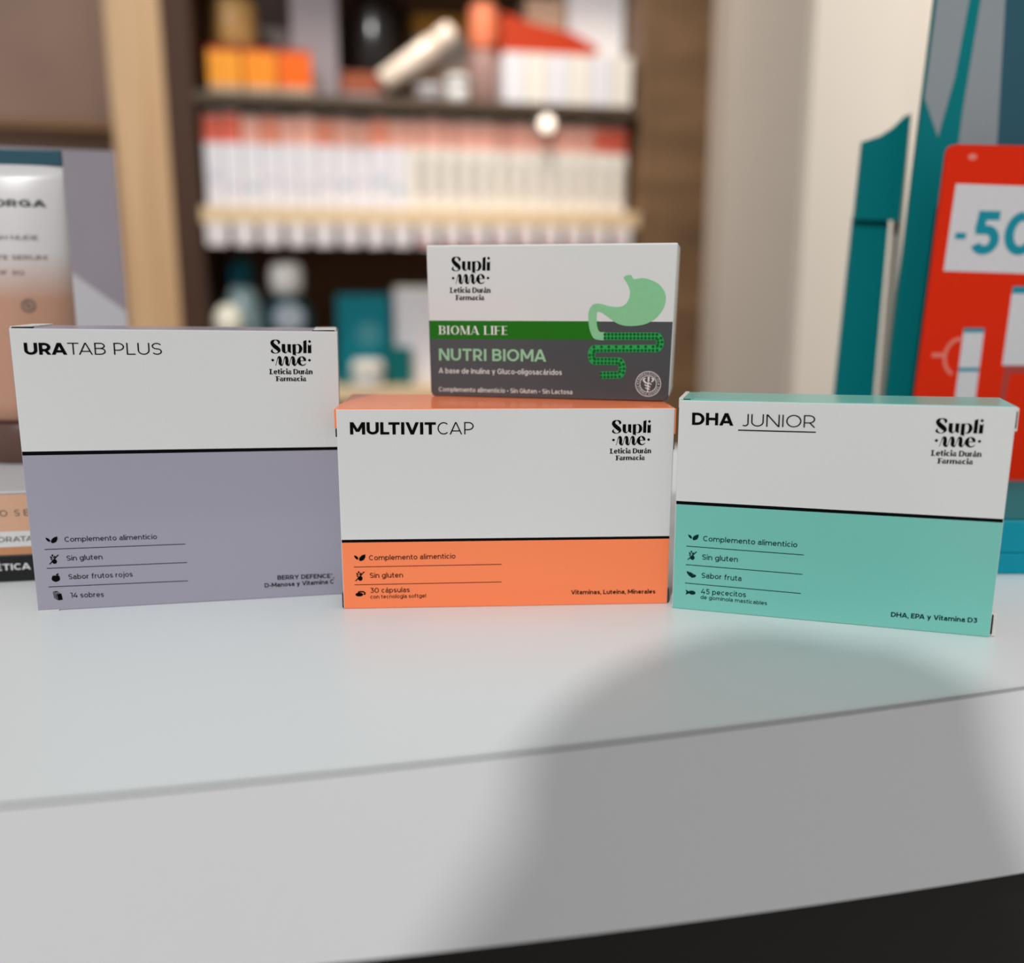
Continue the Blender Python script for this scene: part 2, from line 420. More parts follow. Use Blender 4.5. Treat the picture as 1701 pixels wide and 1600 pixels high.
ICONS = {   # pictograms, y downwards, about their own centre
 'leaf': [[(-62, -30), (-35, -20), (-19, -5), (-16, 18), (-22, 22), (-42, 12), (-56, -6)], [(63, -38), (62, -5), (45, 25), (13, 38), (-5, 34), (-8, 10), (8, -14), (32, -30)]],
 'wheat': [[(-12, -58), (-2, -44), (-6, -32), (-12, -28), (-20, -34), (-22, -46)], [(-40, -36), (-24, -30), (-16, -16), (-18, -6), (-32, -12), (-38, -22)], [(14, -40), (16, -26), (6, -14), (-6, -8), (-6, -20), (2, -32)], [(-38, -10), (-24, -4), (-16, 8), (-18, 16), (-30, 10), (-36, 0)], arc(2, 28, 26, 28, -70, 190, 16)] + [diag(-50, 58, 48, -48, 11)[0]],
 'apple': [ell(-2, 12, 44, 36), ell(-18, -8, 22, 18), ell(18, -8, 22, 18), [(2, -24), (10, -44), (32, -50), (30, -36), (14, -26)]],
 'sachet': [[(-8, -24), (38, -30), (48, 44), (0, 50)]] + stroke([(-14, -24), (-8, -34), (24, -38)], 6) + stroke([(-28, -36), (-22, -48), (8, -50)], 6) + stroke([(-44, -44), (-38, -54), (2, -56)], 6) + stroke([(-16, -26), (-8, 46)], 6) + stroke([(-30, -38), (-20, 36)], 6) + stroke([(-44, -48), (-34, 26)], 6),
 'capsule': [ell(-14, 8, 38, 19)] + stroke([(-26, -16), (0, -22), (28, -20), (42, -8), (40, 4), (30, 8)], 13),
 'citrus': [[(-60, -40), (-34, -36), (-28, -20), (-22, -34), (22, -12), (12, 8), (28, -8), (60, 5), (48, 30), (10, 40), (-24, 20), (-50, -10)]],
 'fish': [ell(18, 0, 44, 26, 4), [(-14, -8), (-62, -32), (-50, 0), (-60, 34), (-14, 10)]],
}

# Printed artwork of each carton, in millimetres on its front face (u to the right, v up from the bottom edge)
CARTONS = {
 'lavender': dict(origin=(-0.18061,0.33827,-0.00000), along=(0.98351,0.18083,0.00000), corners=[(0.0, 0.0), (115.21, 0.0), (116.22, 104.71), (0.24, 106.78)], stripe=([61.75, 60.14], [60.29, 58.86]), art=[
  ('text', 'title_lettering', 'URA', 'bold', 'ink', (4.77, 97.15), (19.12, 96.98), 4.26),
  ('text', 'title_lettering', 'TAB PLUS', 'light', 'ink', (19.47, 96.97), (52.01, 96.58), 4.29),
  ('logo', [90.346, 88.769, 0.01942, -0.00031, 0.00041, 0.0178]),
  ('text', 'feature_lettering', 'Complemento alimenticio', 'med', 'soft', (12.0, 26.89), (45.09, 26.39), 1.94),
  ('text', 'feature_lettering', 'Sin gluten', 'med', 'soft', (12.08, 19.51), (24.8, 19.39), 1.96),
  ('text', 'feature_lettering', 'Sabor frutos rojos', 'med', 'soft', (12.1, 12.14), (35.17, 11.93), 1.97),
  ('text', 'feature_lettering', '14 sobres', 'med', 'soft', (12.13, 4.78), (24.08, 4.43), 1.99),
  ('line', 'divider_line', (4.69, 24.27), (55.27, 23.87), 0.25, 'soft'),
  ('line', 'divider_line', (4.74, 16.86), (55.48, 16.46), 0.25, 'soft'),
  ('line', 'divider_line', (4.66, 9.53), (55.26, 9.04), 0.25, 'soft'),
  ('icon', 'leaf', (7.45, 27.86), 0.0335),
  ('icon', 'wheat', (7.63, 20.38), 0.0337),
  ('icon', 'apple', (7.63, 13.04), 0.0338),
  ('icon', 'sachet', (7.64, 5.7), 0.034),
  ('text', 'flavour_lettering', 'BERRY DEFENCE®,', 'semib', 'soft', (89.15, 7.51), (111.2, 7.1), 1.79),
  ('text', 'flavour_lettering', 'D-Manosa y Vitamina C', 'semib', 'soft', (84.11, 4.58), (111.11, 4.7), 1.79),
 ]),
 'orange': dict(origin=(-0.06459,0.34101,0.00000), along=(0.99870,0.05091,0.00000), corners=[(-0.0, 0.0), (125.43, 0.0), (125.88, 76.83), (-0.16, 77.23)], stripe=([27.48, 27.31], [26.35, 26.23]), art=[
  ('text', 'title_lettering', 'MULTIVIT', 'bold', 'ink', (4.78, 67.73), (36.39, 67.49), 4.55),
  ('text', 'title_lettering', 'CAP', 'light', 'ink', (37.02, 67.48), (50.41, 67.46), 4.57),
  ('logo', [101.704, 59.709, 0.019, 3e-05, -0.00016, 0.01738]),
  ('text', 'feature_lettering', 'Complemento alimenticio', 'med', 'dark_orange', (10.28, 19.34), (43.04, 19.58), 1.97),
  ('text', 'feature_lettering', 'Sin gluten', 'med', 'dark_orange', (10.38, 12.34), (22.93, 12.34), 1.99),
  ('text', 'feature_lettering', '30 cápsulas', 'med', 'dark_orange', (10.39, 6.35), (25.38, 6.43), 1.98),
  ('text', 'feature_lettering', 'con tecnología softgel', 'med', 'dark_orange', (10.32, 4.05), (31.55, 4.17), 1.5),
  ('line', 'divider_line', (4.42, 16.75), (60.65, 16.99), 0.22, 'dark_orange'),
  ('line', 'divider_line', (4.45, 9.69), (60.63, 9.92), 0.22, 'dark_orange'),
  ('icon', 'leaf', (6.75, 20.4), 0.0344),
  ('icon', 'wheat', (6.63, 13.21), 0.0345),
  ('icon', 'capsule', (6.67, 6.08), 0.039),
  ('text', 'flavour_lettering', 'Vitaminas, Luteína, Minerales', 'semib', 'dark_orange', (87.56, 4.47), (120.53, 4.26), 1.71),
 ]),
 'mint': dict(origin=(0.06153,0.34218,0.00000), along=(0.95990,-0.28033,0.00000), corners=[(0.0, 0.0), (111.25, 0.0), (112.15, 81.85), (-0.03, 80.5)], stripe=([42.38, 43.01], [41.11, 41.74]), art=[
  ('text', 'title_lettering', 'DHA', 'bold', 'ink', (4.95, 71.39), (19.69, 71.67), 4.52),
  ('text', 'title_lettering', 'JUNIOR', 'light', 'ink', (22.25, 71.61), (48.21, 72.05), 4.46),
  ('line', 'title_underline', (21.57, 70.1), (48.46, 70.46), 0.42, 'ink'),
  ('logo', [86.922, 63.914, 0.01927, 0.00041, 2e-05, 0.01794]),
  ('text', 'feature_lettering', 'Complemento alimenticio', 'med', 'dark_teal', (10.77, 27.59), (44.62, 27.77), 2.0),
  ('text', 'feature_lettering', 'Sin gluten', 'med', 'dark_teal', (10.7, 20.34), (23.78, 20.47), 2.02),
  ('text', 'feature_lettering', 'Sabor fruta', 'med', 'dark_teal', (10.75, 13.13), (25.46, 13.16), 2.04),
  ('text', 'feature_lettering', '45 pececitos', 'med', 'dark_teal', (10.76, 6.83), (27.39, 7.01), 2.0),
  ('text', 'feature_lettering', 'de gominola masticables', 'med', 'dark_teal', (10.68, 4.82), (35.14, 4.66), 1.48),
  ('line', 'divider_line', (4.66, 25.12), (47.12, 25.07), 0.25, 'dark_teal'),
  ('line', 'divider_line', (4.71, 17.85), (47.08, 17.68), 0.25, 'dark_teal'),
  ('line', 'divider_line', (4.64, 10.55), (46.94, 10.31), 0.25, 'dark_teal'),
  ('icon', 'leaf', (7.07, 28.8), 0.031),
  ('icon', 'wheat', (6.97, 21.7), 0.0321),
  ('icon', 'citrus', (6.9, 14.08), 0.0305),
  ('icon', 'fish', (6.87, 6.96), 0.0306),
  ('text', 'flavour_lettering', 'DHA, EPA y Vitamina D3', 'semib', 'dark_teal', (78.41, 4.48), (106.72, 5.05), 1.77),
 ]),
 'grey': dict(origin=(-0.03354,0.38483,0.07703), along=(0.98046,-0.19674,0.00000), corners=[(0.0, 0.0), (97.17, 0.0), (98.62, 60.64), (-0.93, 60.51)], stripe=([30.8, 30.91], [30.8, 30.91]), art=[
  ('poly', 'green_band', [(0.15, 30.8), (69.01, 30.96), (69.15, 23.78), (0.15, 23.44)], 'green'),
  ('poly', 'stomach_print', [(78.21, 47.6), (79.12, 48.42), (81.01, 48.64), (81.7, 47.6), (82.31, 47.1), (83.97, 47.27), (85.95, 47.49), (88.61, 46.77), (91.63, 45.3), (93.67, 43.01), (94.57, 40.73), (94.55, 38.44), (93.74, 35.81), (92.16, 33.5), (90.06, 31.51), (87.11, 30.0), (84.12, 29.38), (81.1, 29.19), (78.41, 29.44), (75.68, 30.42), (73.28, 32.07), (71.22, 33.56), (69.68, 34.45), (68.42, 34.62), (68.1, 33.71), (68.07, 31.37), (68.32, 29.03), (68.96, 27.35), (69.83, 26.76), (71.87, 26.54), (71.48, 23.84), (69.03, 23.72), (67.14, 24.3), (65.91, 26.32), (65.11, 29.0), (64.79, 32.02), (64.82, 34.03), (65.4, 36.04), (66.57, 37.37), (68.09, 37.78), (70.13, 37.55), (72.5, 36.89), (75.21, 36.47), (77.56, 36.68), (79.38, 37.74), (80.5, 39.73), (80.85, 42.03), (80.4, 44.0), (79.52, 45.64)], 'mint_print'),
  ('gut', 'intestine_print', [(71.05, 25.15), (91.42, 25.34), (91.72, 25.3), (92.2, 25.01), (92.6, 24.49), (92.88, 23.79), (92.99, 23.0), (92.93, 22.2), (92.7, 21.49), (92.33, 20.96), (91.86, 20.66), (91.56, 20.61), (67.56, 20.25), (67.3, 20.2), (66.89, 19.9), (66.56, 19.36), (66.36, 18.64), (66.29, 17.82), (66.38, 17.01), (66.61, 16.3), (66.96, 15.76), (67.38, 15.47), (67.64, 15.43), (77.04, 15.49), (77.32, 15.45), (77.78, 15.12), (78.17, 14.53), (78.42, 13.74), (78.53, 12.84), (78.47, 11.93), (78.25, 11.13), (77.89, 10.52), (77.44, 10.18), (77.16, 10.12), (69.91, 9.86)], 2.87, 1.436),
  ('logo', [8.875, 41.863, 0.02043, 1e-05, 0.00027, 0.01939]),
  ('text', 'band_lettering', 'BIOMA LIFE', 'didone', 'white_print', (4.1, 25.3), (32.44, 25.37), 3.46),
  ('text', 'title_lettering', 'NUTRI BIOMA', 'helv', 'mint_print2', (3.79, 14.76), (48.12, 14.88), 4.84),
  ('text', 'subtitle_lettering', 'A base de Inulina y Gluco-oligosacáridos', 'din', 'white_print', (3.64, 9.57), (54.55, 9.67), 2.12),
  ('text', 'feature_lettering', 'Complemento alimenticio • Sin Gluten • Sin Lactosa', 'din', 'white_print', (3.52, 2.08), (58.91, 2.07), 1.81),
  ('seal', 'seal_print', (88.85, 6.79), 4.88),
 ]),
}

PRINTS = {'ink': 'ink'}
def add_art(root, art):
    for a in art:
        k = a[0]
        if k == 'text':
            print_obj(a[1], text_polys(a[2], a[3], a[5], a[6], a[7]), M[a[4]], root, 0.00012)
        elif k == 'line':
            print_obj(a[1], stroke([a[2], a[3]], a[4]), M[a[5]], root, 0.00012)
        elif k == 'icon':
            ink = next(b[4] for b in art if b[0] == 'text' and b[1] == 'feature_lettering')
            print_obj(a[1] + '_icon', [[(a[2][0] + x * a[3], a[2][1] - y * a[3]) for x, y in q] for q in ICONS[a[1]]], M['ink'] if ink != 'dark_teal' else M[ink], root, 0.00012)
        elif k == 'logo':
            c = a[1]
            f = lambda x, y: (c[0] + (x - 340) * c[2] + (930 - y) * c[4], c[1] + (x - 340) * c[3] + (930 - y) * c[5])
            print_obj('brand_logo', [[f(x, y) for x, y in q] for q in logo_polys()], M['ink'], root, 0.00012)
        elif k == 'poly':
            print_obj(a[1], [smooth_path(a[2] + a[2][:1], 3)[:-1] if a[1] == 'stomach_print' else a[2]], M[a[3]], root, 0.00004 if a[1] == 'green_band' else 0.00008)
        elif k == 'gut':
            print_obj(a[1], stroke(a[2], a[3]), M['gut'], root, 0.00010)
            # two rows of dots along the tube
            dots = []
            pts = a[2]; step = a[4]; acc = 0.0; d0 = step * .3
            for (x0, y0), (x1, y1) in zip(pts, pts[1:]):
                L = math.hypot(x1 - x0, y1 - y0); tx, ty = (x1 - x0) / L, (y1 - y0) / L
                while d0 <= acc + L:
                    t = d0 - acc
                    for s in (-1, 1):
                        dots.append(ell(x0 + tx * t - ty * s * step * .5, y0 + ty * t + tx * s * step * .5, step * .41, step * .41, 0, 10))
                    d0 += step
                acc += L
            print_obj('intestine_dots', dots, M['gut_dot'], root, 0.00014)
        elif k == 'seal':
            (cx, cy), R = a[2], a[3]
            P = stroke(arc(cx, cy, R, R, 0, 360, 48), R * .05) + stroke(arc(cx, cy, R * .66, R * .66, 0, 360, 40), R * .05)
            def ring(s, a0, a1, inner):
                w = [glyph(ch, 12)[1] + 16 for ch in s]; tot = sum(w); acc = 0; Q = []
                cap = R * .19
                for ch, ww in zip(s, w):
                    an = math.radians(a0 + (a1 - a0) * (acc + ww / 2) / tot); acc += ww
                    rr = R * (.74 if not inner else .92)
                    ux, uy = (math.sin(an), -math.cos(an)) if not inner else (-math.sin(an), math.cos(an))
                    rx, ry = (math.cos(an), math.sin(an)) if not inner else (-math.cos(an), -math.sin(an))
                    for q in glyph(ch, 12)[0]:
                        Q.append([(cx + math.cos(an) * rr + ux * (x - ww / 2 + 8) * cap / 100 + rx * y * cap / 100, cy + math.sin(an) * rr + uy * (x - ww / 2 + 8) * cap / 100 + ry * y * cap / 100) for x, y in q])
                return Q
            P += ring('FARMACÉUTICOS', 172, 8, False) + ring('FORMULADORES', 192, 348, True)
            P += [ell(cx - R * .83, cy, R * .05, R * .05), ell(cx + R * .83, cy, R * .05, R * .05)]
            k_ = R / 20.5
            f = lambda p: (cx + (p[0] - 840) / 22.86 * k_, cy - (p[1] - 865) / 22.86 * k_)
            def pn(pts): return [[f(p) for p in q] for q in pen(pts)]
            P += [[f(p) for p in q] for q in ([(815, 595), (890, 595), (878, 780), (822, 780)], [(815, 800), (868, 800), (845, 1170), (808, 1170)])]
            P += pn([(765, 645, 6), (690, 670, 50), (668, 725, 66), (720, 800, 62), (800, 840, 45), (880, 835, 40), (960, 890, 36)])
            P += pn([(935, 640, 6), (1010, 672, 55), (1020, 730, 60), (950, 800, 20)])
            P += pn([(710, 890, 34), (770, 930, 44), (850, 945, 40), (920, 990, 36)]) + pn([(735, 1000, 30), (790, 1040, 40), (850, 1040, 36), (905, 1080, 30)])
            print_obj('seal_print', P, M['white_print'], root, 0.00012)

def carton(key, name, label, depth, colour, top, side, bev, flaps):
    c = CARTONS[key]
    e = Vector(c['along'])
    root = thing(name, label, 'box', c['origin'], math.atan2(e.y, e.x))
    (bl, br, tr, tl) = [(u / 1000, v / 1000) for u, v in c['corners']]
    (s0l, s0r), (s1l, s1r) = [[v / 1000 for v in p] for p in (c['stripe'][1], c['stripe'][0])]
    solid = abs(s0l - s1l) > 1e-5
    lx = lambda v: bl[0] + (tl[0] - bl[0]) * v / tl[1]
    rx = lambda v: br[0] + (tr[0] - br[0]) * v / tr[1]
    b = bmesh.new()
    V = lambda p, y: b.verts.new((p[0], y, p[1]))
    BL, BR, TR, TL = [V(p, 0) for p in (bl, br, tr, tl)]
    A0, A1 = V((lx(s0l), s0l), 0), V((rx(s0r), s0r), 0)
    B0, B1 = (V((lx(s1l), s1l), 0), V((rx(s1r), s1r), 0)) if solid else (A0, A1)
    bBL, bBR, bTR, bTL = [V(p, depth) for p in (bl, br, tr, tl)]
    def F(vs, mi):
        f = b.faces.new(vs); f.material_index = mi
    F([BL, BR, A1, A0], 2)
    if solid: F([A0, A1, B1, B0], 1)
    F([B0, B1, TR, TL], 0)
    F([BR, bBR, bTR, TR] + ([B1, A1] if solid else [A1]), side)
    F([bBL, BL] + ([A0, B0] if solid else [A0]) + [TL, bTL], side)
    F([bBR, bBL, bTL, bTR], 2 if side else 0)
    F([TL, TR, bTR, bTL], top)
    F([BL, bBL, bBR, BR], 2)
    bmesh.ops.recalc_face_normals(b, faces=b.faces[:])
    if key == 'grey':      # the worn, rounded lower corners
        es = [x for x in b.edges if abs(x.verts[0].co.y - x.verts[1].co.y) > depth / 2 and x.verts[0].co.z < 1e-4]
        bmesh.ops.bevel(b, geom=es, offset=0.0024, segments=5, affect='EDGES', profile=0.5, material=-1)
    es = [x for x in b.edges if len(x.link_faces) == 2 and x.calc_face_angle() > 0.5]
    bmesh.ops.bevel(b, geom=es, offset=bev, segments=3, affect='EDGES', profile=0.5, material=-1)
    mesh_obj('body', b, [M['card_white'], M['ink'], colour], root)
    for (nm, x0, x1, y0, y1, z0, z1, m) in flaps:
        box(nm, x0, x1, y0, y1, z0, z1, M[m] if isinstance(m, str) else m, root, 0.00012, 1)
    add_art(root, c['art'])
    return root

LV, OR, MN, GR = (CARTONS[k] for k in ('lavender', 'orange', 'mint', 'grey'))

# ------------------------------------------------------------------ the room shell
FLOOR = -0.95
mf = mat('stone_floor', (196, 190, 182), rough=0.5, noise=0.05, scale=6)
struct(box('floor', -4, 4, -4.5, 3.2, FLOOR - 0.1, FLOOR, mf))
mw = mat('brown_wall_paint', (92, 72, 58), rough=0.8, noise=0.05, scale=3)
struct(box('wall_back', -4, 4, 3.0, 3.1, FLOOR, 3.2, mw))
mcream = mat('cream_plaster', (226, 214, 200), rough=0.8, noise=0.02, scale=8)

# ------------------------------------------------------------------ counter with a bowed front edge
def edge_y(x): return 0.2286 + 0.2336 * x + 0.2006 * x * x
def edge_drop(x): return -0.0583 - 0.05 * x
XS = [-0.62 + 0.02 * k for k in range(66)]
counter = thing('counter', 'white laminate shop counter with a bowed front edge under the four boxes', 'counter', (0, 0.4, FLOOR))
def counter_part(name, m, y_front, y_back, z_top, z_bot, bev=0.0):
    b = bmesh.new()
    rows = []
    for x in XS:
        yf = edge_y(x) + y_front
        yb = y_back if y_back is not None else edge_y(x) + 0.06
        zt = z_top(x); zb = z_bot(x)
        rows.append([b.verts.new(p) for p in ((x, yf - 0.4, zb - FLOOR), (x, yf - 0.4, zt - FLOOR), (x, yb - 0.4, zt - FLOOR), (x, yb - 0.4, zb - FLOOR))])
    for r, s in zip(rows, rows[1:]):
        for k in range(4): b.faces.new((r[k], s[k], s[(k + 1) % 4], r[(k + 1) % 4]))
    b.faces.new(rows[0][::-1]); b.faces.new(rows[-1])
    if bev:
        b.edges.ensure_lookup_table()
        top = [e for e in b.edges if all(abs(v.co.z + FLOOR - z_top(v.co.x)) < 1e-6 and abs(v.co.y + 0.4 - edge_y(v.co.x) - y_front) < 1e-5 for v in e.verts)]
        bmesh.ops.bevel(b, geom=top, offset=bev, segments=2, affect='EDGES', profile=0.5)
    return mesh_obj(name, b, m, counter)
counter_part('worktop', M['laminate'], 0.0, 0.72, lambda x: 0.0, lambda x: -0.0008, 0.0002)
counter_part('joint', M['groove'], 0.0003, 0.70, lambda x: -0.0008, lambda x: -0.0015)
counter_part('edge_band', M['fascia'], -0.0002, 0.70, lambda x: -0.0015, edge_drop)
counter_part('cabinet_front', M['cabinet'], 0.022, 0.69, lambda x: edge_drop(x) - 0.0002, lambda x: FLOOR + 0.08)
counter_part('plinth', M['cabinet'], 0.05, 0.67, lambda x: FLOOR + 0.08, lambda x: FLOOR)

# ------------------------------------------------------------------ the four supplement cartons
h = LV['corners'][3][1] / 1000; h2 = LV['corners'][2][1] / 1000; w = LV['corners'][1][0] / 1000
carton('lavender', 'supplement_box', 'tall white and lavender supplement box with a black stripe, left of the orange box', 0.030, M['card_lavender'], 2, 2, 0.0005, [
    ('tuck_flap', 0.009, w - 0.009, 0.0014, 0.0285, h2 - 0.004, h2 - 0.0001, 'card_lavender'),
    ('dust_flap', 0.0004, 0.008, 0.0012, 0.027, h - 0.002, h + 0.0005, 'card_raw'),
    ('dust_flap', w - 0.008, w + 0.0004, 0.0012, 0.027, h2 - 0.002, h2 + 0.0005, 'card_raw'),
    ('slit', 0.0012, 0.0085, 0.0002, 0.0014, h - 0.002, h + 0.0003, 'slit'),
    ('slit', w - 0.0085, w - 0.0002, 0.0002, 0.0014, h2 - 0.002, h2 + 0.0003, 'slit'),
    ('bottom_tab', 0.0003, 0.0078, -0.0009, 0.002, 0.0, 0.0004, 'card_raw')])
h = OR['corners'][3][1] / 1000; h2 = OR['corners'][2][1] / 1000; w = OR['corners'][1][0] / 1000
carton('orange', 'supplement_box', 'white and orange supplement box in the middle with the small grey box on top', 0.050, M['card_orange'], 2, 0, 0.0005, [
    ('end_flap', -0.0009, 0.0006, 0.0006, 0.018, h - 0.0072, h - 0.0002, 'card_orange'),
    ('end_flap', w - 0.0002, w + 0.0010, 0.0006, 0.018, h2 - 0.0100, h2 - 0.0004, 'card_orange'),
    ('slit', -0.0006, 0.0003, 0.0003, 0.050, h - 0.0105, h - 0.0074, 'slit'),
    ('slit', w - 0.0003, w + 0.0006, 0.0003, 0.050, h2 - 0.0160, h2 - 0.0102, 'slit'),
    ('slit', -0.0005, 0.0003, 0.0004, 0.050, 0.0004, 0.0060, 'slit'),
    ('slit', w - 0.0003, w + 0.0005, 0.0004, 0.050, 0.0004, 0.0060, 'slit')])
h = MN['corners'][3][1] / 1000; h2 = MN['corners'][2][1] / 1000; w = MN['corners'][1][0] / 1000
carton('mint', 'supplement_box', 'white and mint green supplement box standing at the right, turned slightly inwards', 0.028, M['card_mint'], 2, 0, 0.0005, [
    ('slit', 0.0014, 0.0040, 0.0004, 0.0016, h - 0.003, h + 0.0002, 'slit'),
    ('tuck_flap', 0.005, w - 0.002, 0.0010, 0.0265, h - 0.001, h + 0.0004, 'card_mint'),
    ('dust_flap', -0.0002, 0.0014, 0.0006, 0.024, h - 0.003, h + 0.0006, 'card_raw'),
    ('end_flap', w + 0.0004, w + 0.0016, 0.0006, 0.025, h2 - 0.0085, h2 - 0.0006, 'card_raw'),
    ('slit', w + 0.0002, w + 0.0012, 0.0003, 0.025, h2 - 0.0075, h2 - 0.0018, 'slit'),
    ('end_flap', w - 0.0002, w + 0.0018, 0.0012, 0.025, 0.0002, 0.0085, 'card_raw'),
    ('slit', w - 0.0002, w + 0.0006, 0.0003, 0.0014, 0.0012, 0.0082, 'slit')])
carton('grey', 'supplement_box', 'small white and dark grey box with a green stomach print, lying on the orange box', 0.034, M['card_grey'], 0, 0, 0.0007, [])

# ------------------------------------------------------------------ cosmetics display at the left
mauve = mat('mauve_grey_card', (146, 138, 146), rough=0.5, noise=0.03, scale=12)
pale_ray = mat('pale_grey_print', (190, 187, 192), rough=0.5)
nude = mat('nude_print', (214, 168, 138), rough=0.45)
nude_d = mat('tan_print', (196, 138, 98), rough=0.45)
blackp = mat('black_gloss_print', (10, 9, 10), rough=0.35, spec=0.4)
tray_w = mat('pale_grey_tray', (190, 188, 190), rough=0.4)
ds = thing('display_stand', 'cosmetics display stand with black, white and nude bands behind the lavender box', 'display stand', (-0.2004, 0.3766, 0), math.radians(10))
def band(nm, z0, z1, m, y=0.0): return box(nm, -0.17, 0.030, y, 0.215, z0, z1, m, ds)
box('base', -0.17, 0.030, 0.0, 0.215, 0.0, 0.0118, blackp, ds, 0.0006)
band('tan_band', 0.0118, 0.0152, nude_d); band('white_band', 0.0152, 0.0218, M['card_white']); band('nude_band', 0.0218, 0.0375, nude)
box('ledge', -0.17, 0.030, 0.0, 0.215, 0.0375, 0.0388, tray_w, ds, 0.0004)
ink_grey = mat('grey_lettering_ink', (120, 104, 98), rough=0.5)
print_obj('band_lettering', text_polys('ESTÉTICA', 'helv', (-24.0, 5.2), (-1.6, 5.2), 2.8), M['white_print'], ds, 0.00012)
print_obj('band_lettering', text_polys('HIDRATANTE', 'din', (-17.0, 17.4), (9.0, 17.4), 2.2), ink_grey, ds, 0.00012)
print_obj('band_lettering', text_polys('E F E C T O  S E D A', 'med', (-29.7, 28.3), (8.5, 28.3), 2.7), ink_grey, ds, 0.00012)
print_obj('band_lettering', text_polys('A', 'med', (-13.6, 33.4), (-11.6, 33.4), 1.9), ink_grey, ds, 0.00012)
card = mesh_obj('back_card', prism_bm([(-0.17, 0.0388), (0.0008, 0.0388), (0.0008, 0.2005), (-0.17, 0.203)], 0.205, 0.208), mauve, ds)
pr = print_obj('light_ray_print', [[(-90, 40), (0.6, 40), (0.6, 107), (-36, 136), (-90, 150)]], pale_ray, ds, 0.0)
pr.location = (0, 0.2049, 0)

white_pl = mat('white_tube_plastic', (205, 202, 203), rough=0.3, spec=0.5)
def tube_mat():
    m = mat('white_to_nude_tube', (208, 204, 204), rough=0.3, spec=0.5)
    nt = m.node_tree; b = nt.nodes['Principled BSDF']
    tc = nt.nodes.new('ShaderNodeTexCoord'); sp = nt.nodes.new('ShaderNodeSeparateXYZ'); rp = nt.nodes.new('ShaderNodeValToRGB')
    mr = nt.nodes.new('ShaderNodeMapRange')
    mr.inputs['From Min'].default_value = 0.02; mr.inputs['From Max'].default_value = 0.145
    nt.links.new(tc.outputs['Object'], sp.inputs[0]); nt.links.new(sp.outputs['Z'], mr.inputs['Value']); nt.links.new(mr.outputs[0], rp.inputs[0])
    el = rp.color_ramp.elements
    el[0].position = 0.45; el[0].color = lin((186, 140, 116)) + (1,)
    el[1].position = 0.63; el[1].color = lin((208, 204, 204)) + (1,)
    nt.links.new(rp.outputs[0], b.inputs['Base Color'])
    return m
tube = thing('cosmetic_tube', 'white and nude cosmetic tube standing cap down on the display at the left', 'tube', (-0.2355, 0.455, 0.0389), math.radians(8))
def tube_rx(z): t = (z - 0.022) / 0.1165; return 0.0238 + 0.0012 * t
def tube_ry(z): t = min(1, max(0, (z - 0.022) / 0.1165)); return 0.0190 * (1 - t) ** 0.7 + 0.0012
b = bmesh.new(); rings = []
for k in range(17):
    z = 0.022 + k / 16 * 0.1165
    rings.append([b.verts.new((tube_rx(z) * math.cos(a), tube_ry(z) * math.sin(a), z)) for a in [2 * math.pi * j / 48 for j in range(48)]])
rings.insert(0, [b.verts.new((0.0185 * math.cos(a), 0.0155 * math.sin(a), 0.0195)) for a in [2 * math.pi * j / 48 for j in range(48)]])
for r, s in zip(rings, rings[1:]):
    for k in range(48): b.faces.new((r[k], r[(k + 1) % 48], s[(k + 1) % 48], s[k]))
b.faces.new(rings[0][::-1]); b.faces.new(rings[-1])
mesh_obj('body', b, tube_mat(), tube, True)
mesh_obj('cap', lathe_bm([(0.0215, 0.0), (0.0225, 0.001), (0.0225, 0.0180), (0.0210, 0.0195)], 40, 0, 0, 0, 1, 0.84), mat('brown_cap', (96, 70, 62), rough=0.35), tube, True)
box('crimp', -0.0250, 0.0250, -0.0014, 0.0014, 0.1380, 0.1450, mat('dark_teal_seal', (44, 82, 96), rough=0.4), tube, 0.0005)
on_tube = lambda x, z: -tube_ry(z) * math.sqrt(max(0.0, 1 - (x / tube_rx(z)) ** 2))
def tube_print(s, style, u0, u1, v, cap, m): print_obj('tube_lettering', text_polys(s, style, (u0, v), (u1, v), cap), m, tube, 0.0003, 0.001, on_tube)
tube_print('FILORGA', 'bold', -16, 17.5, 119, 3.2, mat('dark_grey_ink', (60, 56, 58)))
tube_print('FLASH NUDE', 'med', -13, 13.5, 104, 2.0, ink_grey)
tube_print('TEINTE SERUM', 'med', -14, 16.5, 95, 2.0, ink_grey)
tube_print('SPF 30', 'med', -8, 7, 88, 2.0, ink_grey)
print_obj('tube_emblem', stroke(arc(8, 74, 2.6, 2.6, 0, 360, 20), 1.0) + [ell(8, 74, 1.2, 1.2)], ink_grey, tube, 0.0003, 0.001, on_tube)

# ------------------------------------------------------------------ teal display with the red offer card at the right
teal = mat('teal_board', (0, 116, 120), rough=0.5, spec=0.12, noise=0.02, scale=20)
teal_b = mat('bright_teal_board', (0, 138, 158), rough=0.4, spec=0.2, noise=0.02, scale=20)
red = mat('red_offer_card', (218, 40, 4), rough=0.45, spec=0.12)
reflect_grey = mat('painted_grey_reflection', (140, 146, 150), rough=0.4, spec=0.2)  # grey of the reflections painted on the header
navy = mat('dark_petrol_streak', (24, 78, 94), rough=0.3, spec=0.5)
pale = mat('pale_label', (206, 202, 204), rough=0.5)
cyan = mat('teal_lettering_ink', (0, 134, 152), rough=0.5)
pink = mat('pink_print', (224, 120, 104), rough=0.5)
td = thing('display_stand', 'teal cardboard display stand behind the mint box at the right', 'display stand', (0.27, 0.44, 0))
def t_(x, y=0, z=0): return x - 0.27
base = box('base', t_(0.176), t_(0.40), -0.0545, 0.105, 0.0, 0.0095, teal_b, td, 0.0008)
box('front_lip', t_(0.176), t_(0.40), -0.0545, -0.0515, 0.0095, 0.0236, teal_b, td, 0.0008)
